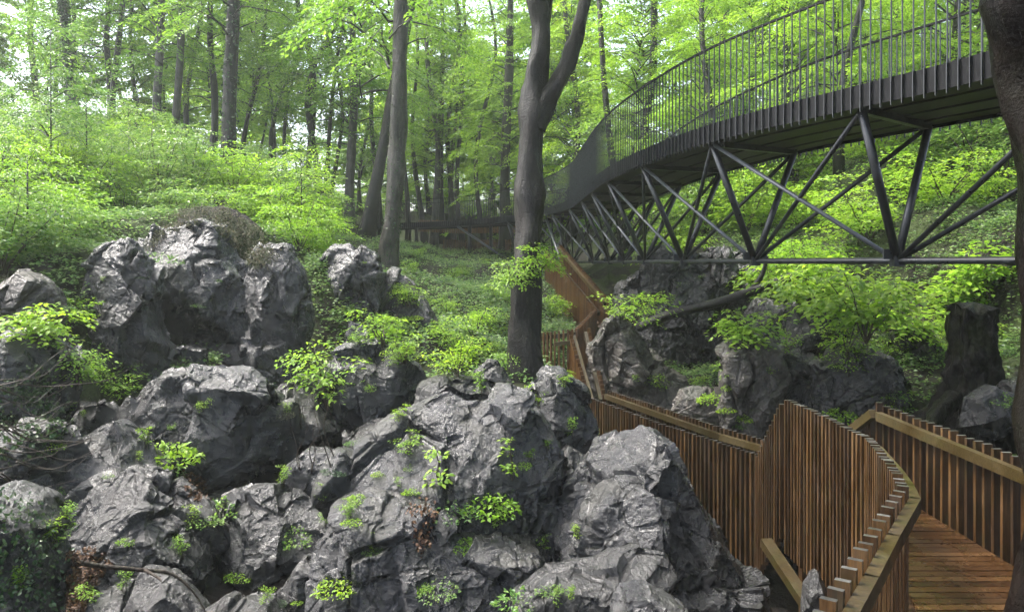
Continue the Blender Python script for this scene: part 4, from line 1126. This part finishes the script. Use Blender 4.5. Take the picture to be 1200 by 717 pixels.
# ------------------------------------------------------------------ ground cover on the slopes
def cover(name, boxes, size, seed, mat, per=10, kind='stuff'):
    rng = np.random.default_rng(seed); lv = Leaves()
    for x0, x1, y0, y1, n in boxes:
        x = rng.uniform(x0, x1, n); y = rng.uniform(y0, y1, n)
        keep = perlin(np.stack([x * .55, y * .55, 0 * x], 1), seed) + rng.uniform(-.35, .35, n) > -.1
        x, y = x[keep], y[keep]
        z = np.concatenate([H(a, b) for a, b in zip(np.array_split(x, 20), np.array_split(y, 20))])
        hgt = rng.uniform(.04, .32, len(x))
        a = rng.uniform(0, 2 * pi, (len(x), per)); r = rng.uniform(0, .2, (len(x), per))
        P = np.stack([x[:, None] + np.cos(a) * r, y[:, None] + np.sin(a) * r, z[:, None] + hgt[:, None] * rng.uniform(.3, 1, (len(x), per))], 2)
        A = np.stack([np.cos(a), np.sin(a), rng.uniform(-.3, .5, a.shape)], 2)
        N = np.array([0, -.2, 1.0]) + rng.normal(0, .35, P.shape)
        lv.add(P, A, N, size * rng.uniform(.6, 1.3, a.shape))
    V, T = lv.arrays(False, .7)
    o = link(name, mesh_np(name, V, T, mats=[M[mat]]))
    return tag(o, kind=kind)
cover('undergrowth', [(-5.2, 2.0, 15.5, 30, 7500), (-8, 3, 30, 46, 4200), (-16, -4, 17.5, 34, 5000), (3.5, 14, 16.5, 26, 4200), (5, 24, 25, 44, 6500), (10, 20, 14, 25, 2500), (-12, -6.2, 11.5, 20, 3500), (5.5, 11, 12, 17, 1500), (-24, -9, 12, 24, 1800)], .085, 51, 'leaf_cover')
cover('ground_ivy', [(-5.2, 2.0, 16.5, 34, 1100), (3.5, 14, 15, 26, 2000), (-24, -5, 12, 30, 1500)], .075, 52, 'leaf_ivy')

# ------------------------------------------------------------------ plants rooted in the rocks: found with a ray to the real surface
bpy.context.view_layer.update()
DG = bpy.context.evaluated_depsgraph_get()
SOLID = {'ground'}
def hit(px, py):
    o = Vector((0, 0, 0)); d = at(px, py, 1).normalized()
    for _ in range(40):
        ok, loc, nor, idx, ob, mx = S.ray_cast(DG, o, d)
        if not ok: return at(px, py, 15), Vector((0, 0, 1))
        nm = ob.name.split('.')[0]
        if nm in SOLID or nm.startswith(('rock', 'boulder', 'stone', 'cliff', 'recess')): return loc, nor
        o = loc + d * .02
    return loc, nor
FERN = [clump_mesh('fern', 61, .3, 330, .06, 'leaf_bright'), clump_mesh('fern', 62, .24, 210, .055, 'leaf_shrub', upness=.8), clump_mesh('fern', 63, .34, 320, .05, 'leaf_cover', upness=.35), clump_mesh('fern', 64, .36, 420, .05, 'dry_grass', True, .25, .5), clump_mesh('fern', 65, .3, 300, .045, 'leaf_ivy', True, .8, .3)]
SAP = [shrub_mesh('sapling', 71, .3, .9, 2, 9, 11, .065, 'leaf_bright', True), shrub_mesh('sapling', 72, .38, .7, 3, 8, 11, .065, 'leaf_bright', True),
       shrub_mesh('sapling', 73, .22, 1.1, 1, 8, 9, .07, 'leaf_bright', True), shrub_mesh('sapling', 74, .7, 1.0, 5, 10, 14, .075, 'leaf_bright', True)]
BIG = [shrub_mesh('leafy_bush', 75, 1.3, 1.7, 7, 11, 13, .17, 'leaf_bright', True, .75), shrub_mesh('leafy_bush', 76, 1.1, 1.2, 6, 10, 13, .15, 'leaf_bright', True, .75, .6)]
def plant(name, label, cat, px, py, me, s, group=None, lift=-.03):
    loc, nor = hit(px, py)
    random.seed(int(px * 31 + py * 7))
    o = link(name, me, None, loc + Vector((0, 0, lift)), (random.uniform(-.15, .15), random.uniform(-.2, .2), random.uniform(0, 6.28)), (s, s, s * random.uniform(.85, 1.15)))
    return tag(o, label, cat, group)
P_ = [
 ('fern_clump', 'dense bright green clump of leaves on the edge of the silvery boulder', 'plant', 195, 540, FERN[0], 1.7),
 ('fern_clump', 'smaller bright clump below the dense one, by brown leaves', 'plant', 206, 552, FERN[1], 1.3),
 ('fern_clump', 'pale green clump hanging over the dark wall', 'plant', 256, 600, FERN[1], 1.2),
 ('fern_clump', 'loose pale clump beside the one hanging over the dark wall', 'plant', 240, 612, FERN[2], .8),
 ('fern_clump', 'large bright clump in the middle of the huge grey boulder', 'plant', 572, 592, FERN[0], 1.25),
 ('fern_clump', 'dense darker clump beside the large bright one on the huge boulder', 'plant', 527, 598, FERN[2], 1.1),
 ('fern_clump', 'bright clump at the low edge of the jutting boulder', 'plant', 395, 688, FERN[0], .9),
 ('fern_clump', 'small yellowish clump on the face of the jutting boulder', 'plant', 512, 688, FERN[2], .75),
 ('fern_clump', 'bright clump at the foot of the flat dark boulder', 'plant', 606, 708, FERN[1], 1.0),
 ('fern_clump', 'small clump in the crack below the bramble stems', 'plant', 346, 632, FERN[1], .9),
 ('fern_clump', 'clump hanging beside the mossy recess stone', 'plant', 190, 305, FERN[2], 1.6),
 ('fern_clump', 'green clump at the pale low boulder behind the handrail', 'plant', 838, 468, FERN[0], 1.3),
 ('fern_clump', 'green clump at the foot of the wide cracked rock', 'plant', 985, 492, FERN[0], 1.4),
 ('sapling', 'leafy sapling on the slope of the undercut boulder', 'sapling', 382, 478, SAP[3], 1.35),
 ('sapling', 'slender sapling with thin bare stems beside the leafy one', 'sapling', 366, 520, SAP[2], 1.2),
 ('sapling', 'tall thin sapling rising from the crown of the huge boulder', 'sapling', 520, 575, SAP[2], 1.15),
 ('sapling', 'thin sapling with a curved stem on the huge boulder', 'sapling', 600, 560, SAP[2], .95),
 ('sapling', 'small sapling on the ridge of the huge boulder', 'sapling', 566, 465, SAP[0], .5),
 ('sapling', 'small sapling in front of the rock peak', 'sapling', 632, 478, SAP[1], .6),
 ('sapling', 'tiny bright seedling on the left crest of the huge boulder', 'sapling', 468, 492, SAP[1], .4),
 ('sapling', 'sapling leaning off the flat grey face of the huge boulder', 'sapling', 478, 530, SAP[1], .6),
 ('sapling', 'bright sapling at the foot of the tilted slab', 'sapling', 448, 408, SAP[3], 1.1),
 ('sapling', 'bush like sapling growing on top of the honeycombed rock', 'sapling', 742, 385, SAP[3], 1.5),
 ('sapling', 'little sapling low on the honeycombed rock', 'sapling', 770, 460, SAP[1], 1.0),
 ('leafy_bush', 'bright drooping bush on top of the split rock pillar', 'bush', 872, 404, BIG[1], .75),
 ('leafy_bush', 'spreading bright bush above the shiny black boulder', 'bush', 960, 372, BIG[0], .95),
 ('leafy_bush', 'wide bright bush behind the cracked rock', 'bush', 1015, 400, BIG[0], 1.0),
 ('leafy_bush', 'bright bush between the cracked rock and the stump', 'bush', 1068, 400, BIG[1], .9),
 ('leafy_bush', 'leafy bush hanging over the stump', 'bush', 1120, 372, BIG[0], .85),
 ('leafy_bush', 'bright bush under the bottom tube of the truss', 'bush', 905, 345, BIG[1], 1.1),
 ('leafy_bush', 'small leafy bush right beside the stump top', 'bush', 1150, 405, BIG[1], .6),
 ('leafy_bush', 'leafy bush near the brown trunk above the dark boulder', 'bush', 1160, 350, BIG[0], .9),
 ('leafy_bush', 'bright bush beside the orange stair', 'bush', 650, 372, BIG[1], .8),
 ('leafy_bush', 'small bush trailing over the wide cracked rock', 'bush', 992, 420, SAP[3], 1.0),
 ('leafy_bush', 'bright bush draping the leaf covered boulder', 'bush', 90, 455, SAP[3], .95),
 ('leafy_bush', 'yellow green bush overhanging the rock tower foot', 'bush', 140, 470, SAP[3], .8),
 ('leafy_bush', 'bush in front of the pale weathered boulder', 'bush', 40, 400, BIG[1], .6),
 ('leafy_bush', 'leafy bush on the grey boulder near the thicket', 'bush', 80, 385, SAP[3], .85),
]
for a in P_: plant(*a)
rs = random.Random(77)
seed_spots = [(rs.uniform(0, 860), rs.uniform(290, 712)) for _ in range(110)]
for px, py in seed_spots:
    if px > 690 and py > 480: continue
    if rs.random() < .5: plant('seedling', 'small leafy seedling rooted in a crack of the grey rocks', 'seedling', px, py, rs.choice([SAP[1], SAP[0]]), rs.uniform(.22, .5), 'seedlings on the rocks')
    else: plant('moss_herb', 'small low herb tuft growing on the grey rocks', 'herb', px, py, rs.choice(FERN), rs.uniform(.25, .6), 'herb tufts on the rocks')
for k in range(46):
    px, py = rs.uniform(470, 600), rs.uniform(300, 445)
    plant('young_plant', 'young leafy plant on the green slope before the pale trunk', 'plant', px, py, rs.choice([SAP[1], SAP[3], FERN[0]]), rs.uniform(.5, .95), 'young plants on the green slope')
for k in range(34):
    px, py = rs.uniform(815, 1190), rs.uniform(330, 500)
    plant('young_plant', 'young leafy plant on the rocky bank behind the boardwalk', 'plant', px, py, rs.choice([SAP[1], SAP[3], FERN[0], FERN[1]]), rs.uniform(.4, .9), 'young plants behind the boardwalk')
# ivy hanging in the lower corner and on the left boulders
rng = np.random.default_rng(5)
def patch(name, label, cat, poly, n, size, mat, kind=None, off=.06, wr=.7, flat=False):
    lv = Leaves(); xs = [p[0] for p in poly]; ys = [p[1] for p in poly]; P = []; N = []
    def inside(x, y):
        c = False
        for (x0, y0), (x1, y1) in zip(poly, poly[1:] + poly[:1]):
            if (y0 > y) != (y1 > y) and x < (x1 - x0) * (y - y0) / (y1 - y0) + x0: c = not c
        return c
    while len(P) < n:
        x, y = rng.uniform(min(xs), max(xs)), rng.uniform(min(ys), max(ys))
        if not inside(x, y): continue
        l, nn = hit(x, y)
        for _ in range(6):
            P.append(np.array(l) + np.array(nn) * rng.uniform(.005, off) + rng.normal(0, .05, 3) * (0.3 if flat else 1)); N.append(np.array(nn))
    P = np.array(P); N = np.array(N) + rng.normal(0, .35, P.shape)
    A = rng.normal(0, 1, P.shape) + [0, 0, -.7 if not flat else 0]
    lv.add(P, A, N, size * rng.uniform(.6, 1.2, len(P))); V, T = lv.arrays(True, wr)
    c = V.mean(0)
    return tag(link(name, mesh_np(name, V - c, T, mats=[M[mat]]), loc=c), label, cat, None, kind)
patch('ivy_mat', 'dark ivy mat hanging over the rock hump in the lower corner', 'ivy', [(-10, 580), (35, 590), (60, 640), (72, 717), (-10, 717)], 700, .04, 'leaf_ivy', off=.1)
patch('ivy_mat', 'ivy mat trailing over the leaf draped boulder', 'ivy', [(-10, 440), (60, 430), (90, 500), (60, 530), (-10, 540)], 1200, .06, 'leaf_ivy', off=.1)
patch('leaf_litter', None, None, [(80, 650), (112, 640), (132, 660), (110, 690), (100, 717), (75, 717)], 1500, .05, 'leaf_dead', 'stuff', .015, .6, True)
patch('fallen_leaves', None, None, [(205, 545), (240, 560), (245, 590), (225, 585)], 400, .05, 'leaf_dead', 'stuff', .02, .6, True)
patch('dead_fern', 'withered rusty fern patch on the huge boulder', 'fern', [(480, 590), (505, 595), (508, 640), (488, 645)], 260, .05, 'leaf_dead', off=.06)
# grassy mound on the cliff
mound = rock('grassy_mound', 'rounded mound matted with dry grass and creepers above the broad rock face', 'mound', [(165, 330), (182, 268), (205, 248), (240, 243), (275, 250), (305, 272), (322, 300), (330, 340)], 19.0, 1.3, 900, 'ground', sub=7, rough=.5)
bpy.context.view_layer.update(); DG = bpy.context.evaluated_depsgraph_get(); SOLID.add('grassy_mound')
g = patch('creeper_mat', None, None, [(172, 300), (185, 262), (215, 243), (262, 245), (305, 270), (325, 305), (300, 312), (278, 292), (240, 258), (200, 272)], 3600, .085, 'dry_grass', None, .1, .28)
w0 = g.location - mound.location; g.parent = mound; g.location = w0
# fallen trunk, stump, twigs
def wood_thing(name, label, cat, polys, mat, n=10):
    mb = MB(); first = None
    for pts, rad in polys:
        C, R = fine([Vector(p) for p in pts], rad, 4); first = first or C[0]
        rr = random.Random(len(C)); mb.tube(C, R, n, True, lambda i, k: 1 + .1 * sin(k * 2.1 + i * .7) + rr.uniform(-.05, .05))
    return tag(link(name, mb.mesh(name, [M[mat]], first, True), loc=first), label, cat)
wood_thing('fallen_log', 'dark fallen log lying slanted under the truss', 'log', [([at(748, 384, 21), at(790, 367, 20.5), at(840, 355, 20), at(890, 338, 19.6), at(936, 320, 19.2)], [.12, .125, .12, .11, .1]), ([at(880, 342, 19.7), at(893, 322, 19.6), at(899, 300, 19.5)], [.09, .06, .04])], 'bark')
Y = 13.4
def stump():
    c0 = at(1140, 500, Y); mb = MB(); rr = random.Random(4)
    zs = [-.35, 0, .25, .5, .75, 1.0, 1.3, 1.6, 1.8, 1.92]; rads = [1.0, .86, .7, .57, .48, .42, .38, .36, .37, .39]
    ph = [.3, 1.5, 2.5, 3.9, 5.1]
    def jit(i, k):
        th = 2 * pi * k / 64; lob = max(math.exp(-(((th - p + pi) % (2 * pi) - pi) / .3) ** 2) for p in ph)
        f = max(0, 1 - i / 7)
        return (1 - .5 * f) + .75 * f * lob + .1 * sin(9 * th + i * .35) * (.3 + f) * .6 + rr.uniform(-.03, .03)
    C, R = fine([c0 + Vector((.03 * sin(z * 3), 0, z)) for z in zs], rads, 4)
    mb.tube(C, R, 64, True, lambda i, k: jit(i / 4, k))
    rt = [([(-.5, -.3, .55), (-.95, -.55, .3), (-1.2, -.7, -.1), (-1.3, -.8, -.5)], [.17, .14, .11, .07]), ([(.3, -.5, .45), (.45, -.85, .1), (.4, -1.0, -.4)], [.16, .13, .09]),
          ([(.5, -.1, .7), (.9, -.3, .45), (1.25, -.4, .05)], [.16, .13, .1]), ([(-.2, -.55, .4), (-.35, -.9, 0), (-.3, -1.05, -.5)], [.15, .12, .08])]
    for pts, r in rt:
        C2, R2 = fine([c0 + Vector(p) for p in pts], r, 4); mb.tube(C2, R2, 12, True, lambda i, k: 1 + .12 * sin(k * 1.7 + i * .6) + rr.uniform(-.05, .05))
    V = mb.arr(); c_ = np.array(c0); d_ = V - c_; d_[:, 2] = 0
    k_ = ridged(V * np.array([3.5, 3.5, 1.6]), 4, 77) - 1; k2 = fbm(V * 7, 3, 78)
    V = V + norm(d_) * (.09 * k_ + .04 * k2)[:, None]
    top = V[:, 2] > c0.z + 1.6; V[:, 2] += np.where(top, .22 * fbm(V * 2.5, 3, 79) + .1, 0)
    mb.v = [V]
    tag(link('tree_stump', mb.mesh('tree_stump', [M['bark_stump']], c0, True), loc=c0), 'dark old stump with gnarled roots gripping the bank', 'stump')
stump()
wood_thing('fallen_branch', 'long bare fallen branch lying across the brown leaf drift', 'branch', [([at(-30, 668, 7.6), at(10, 654, 7.8), at(60, 653, 8.0), at(110, 662, 8.4), at(160, 667, 8.7), at(200, 672, 8.9), at(228, 695, 9.0), at(245, 725, 9.0)], [.03, .032, .03, .028, .024, .018, .012, .008]), ([at(170, 668, 8.7), at(185, 676, 8.5), at(190, 682, 8.4)], [.02, .014, .006])], 'twig', 8)
rs = random.Random(31); br = []
for k in range(22):
    x0, y0 = rs.uniform(-20, 20), rs.uniform(440, 570); Yb = rs.uniform(7.5, 9); L = rs.uniform(60, 150); a = rs.uniform(-.7, .5)
    pts = []; 
    for i in range(5):
        t = i / 4; pts.append(at(x0 + L * t * cos(a), y0 + L * t * sin(a) + 26 * sin(pi * t + a) * rs.uniform(.4, 1), Yb + .8 * t + rs.uniform(-.1, .1)))
    br.append((pts, list(np.linspace(.009, .002, 5))))
wood_thing('bramble', 'tangle of bare arching twigs before the dark boulder', 'bramble', br, 'twig', 5)
br = []
for k in range(9):
    x0, y0 = rs.uniform(345, 395), rs.uniform(500, 560); p0, _ = hit(x0, y0)
    tip = p0 + Vector((rs.uniform(-.25, .25), rs.uniform(-.3, 0), rs.uniform(.5, 1.3)))
    br.append(([p0, p0.lerp(tip, .35) + Vector((rs.uniform(-.08, .08), 0, 0)), p0.lerp(tip, .7) + Vector((rs.uniform(-.08, .08), 0, 0)), tip], [.009, .007, .005, .002]))
wood_thing('bramble', 'upright thin bramble stems by the leafy sapling on the rocks', 'bramble', br, 'twig', 5)



rs = random.Random(41)  # out-of-view trees, added so their canopy darkens the boardwalk side
for k, (X, Y) in enumerate([(10.2, 5), (9.5, -1), (6.5, -5), (12.2, 10), (2.5, -9.5), (14, 1), (9.5, -10), (14.5, 13.5), (10.8, 13.2), (13.4, 17.5), (7.6, 2.2), (17, 8), (8.6, 9.6)]):
    z = float(H(X, Y)[0]); base = Vector((X, Y, z)); root = empty('beech_tree', base, 'unseen beech added to shade the boardwalk side of the ravine', 'tree', 'unseen trees added to shade the boardwalk side')
    pts = wig(base - Vector((0, 0, .3)), base + Vector((rs.uniform(-1, 1), rs.uniform(-1, 1), 21)), 14, .25, 900 + k)
    link('trunk', trunk_mesh(pts, [.26 * (1.05 - .6 * i / 13) for i in range(14)], base, 'bark', 10, k), root)
    link('crown', CR_FAR[1], root, (0, 0, max(8.2 - z, 3) - 4.5 + 1.5), (0, 0, k * 1.7), (1.0, 1.0, .8))
HAZE, EXPOSURE = 0.0008, 2.42
# ------------------------------------------------------------------ camera, light, air
cam = bpy.data.cameras.new('camera'); co = bpy.data.objects.new('camera', cam); COL.objects.link(co)
co.location = (0, 0, 0); co.rotation_euler = (radians(90), 0, 0)
cam.sensor_width = 36; cam.lens = 36 * F / 1200; cam.shift_y = (CY - 358.5) / 1200
cam.clip_end = 1000; cam.clip_start = .05
S.camera = co
SUN_EL, SUN_AZ = 60, -75       # azimuth from +y towards +x
w = bpy.data.worlds.new('World'); S.world = w; w.use_nodes = True
nt = w.node_tree; bg = nt.nodes['Background']
sky = nt.nodes.new('ShaderNodeTexSky'); sky.sky_type = 'NISHITA'; sky.sun_disc = False
sky.sun_elevation = radians(SUN_EL); sky.sun_rotation = radians(SUN_AZ)
sky.air_density = 1.0; sky.dust_density = 5.0; sky.ozone_density = 1.0
hs = nt.nodes.new('ShaderNodeHueSaturation'); hs.inputs['Saturation'].default_value = .75
nt.links.new(sky.outputs[0], hs.inputs['Color']); nt.links.new(hs.outputs[0], bg.inputs[0]); bg.inputs[1].default_value = .15
sl = bpy.data.lights.new('sun', 'SUN'); sl.energy = 1.5; sl.angle = radians(14); sl.color = (1, .97, .92)
so = bpy.data.objects.new('sun', sl); COL.objects.link(so)
d = Vector((sin(radians(SUN_AZ)) * cos(radians(SUN_EL)), cos(radians(SUN_AZ)) * cos(radians(SUN_EL)), sin(radians(SUN_EL))))
so.rotation_euler = d.to_track_quat('Z', 'Y').to_euler(); so.location = d * 60

if HAZE > 0:
    mb = MB()
    x, y0, y1, z0, z1 = 222, -195, 225, -9, 48
    V = [(-x, y0, z0), (x, y0, z0), (x, y1, z0), (-x, y1, z0), (-x, y0, z1), (x, y0, z1), (x, y1, z1), (-x, y1, z1)]
    mb.add(V, [(3, 2, 1, 0), (4, 5, 6, 7), (0, 1, 5, 4), (1, 2, 6, 5), (2, 3, 7, 6), (3, 0, 4, 7)])
    hm = bpy.data.materials.new('mist'); hm.use_nodes = True; t = hm.node_tree; t.nodes.clear()
    om = t.nodes.new('ShaderNodeOutputMaterial'); pv = t.nodes.new('ShaderNodeVolumePrincipled')
    pv.inputs['Color'].default_value = (.9, .95, .9, 1); pv.inputs['Density'].default_value = HAZE; pv.inputs['Anisotropy'].default_value = .35
    t.links.new(pv.outputs[0], om.inputs['Volume'])
    tag(link('haze', mb.mesh('haze', [hm])), kind='stuff')

S.view_settings.view_transform = 'Standard'; S.view_settings.look = 'None'; S.view_settings.gamma = 1
S.view_settings.exposure = EXPOSURE
S.view_settings.use_curve_mapping = False
cy = S.cycles
cy.use_denoising = True
try: cy.denoiser = 'OPENIMAGEDENOISE'
except Exception: pass
cy.max_bounces = 8; cy.diffuse_bounces = 4; cy.glossy_bounces = 3; cy.transmission_bounces = 6; cy.volume_bounces = 1; cy.transparent_max_bounces = 4
cy.sample_clamp_indirect = 6; cy.use_adaptive_sampling = True; cy.adaptive_threshold = .02
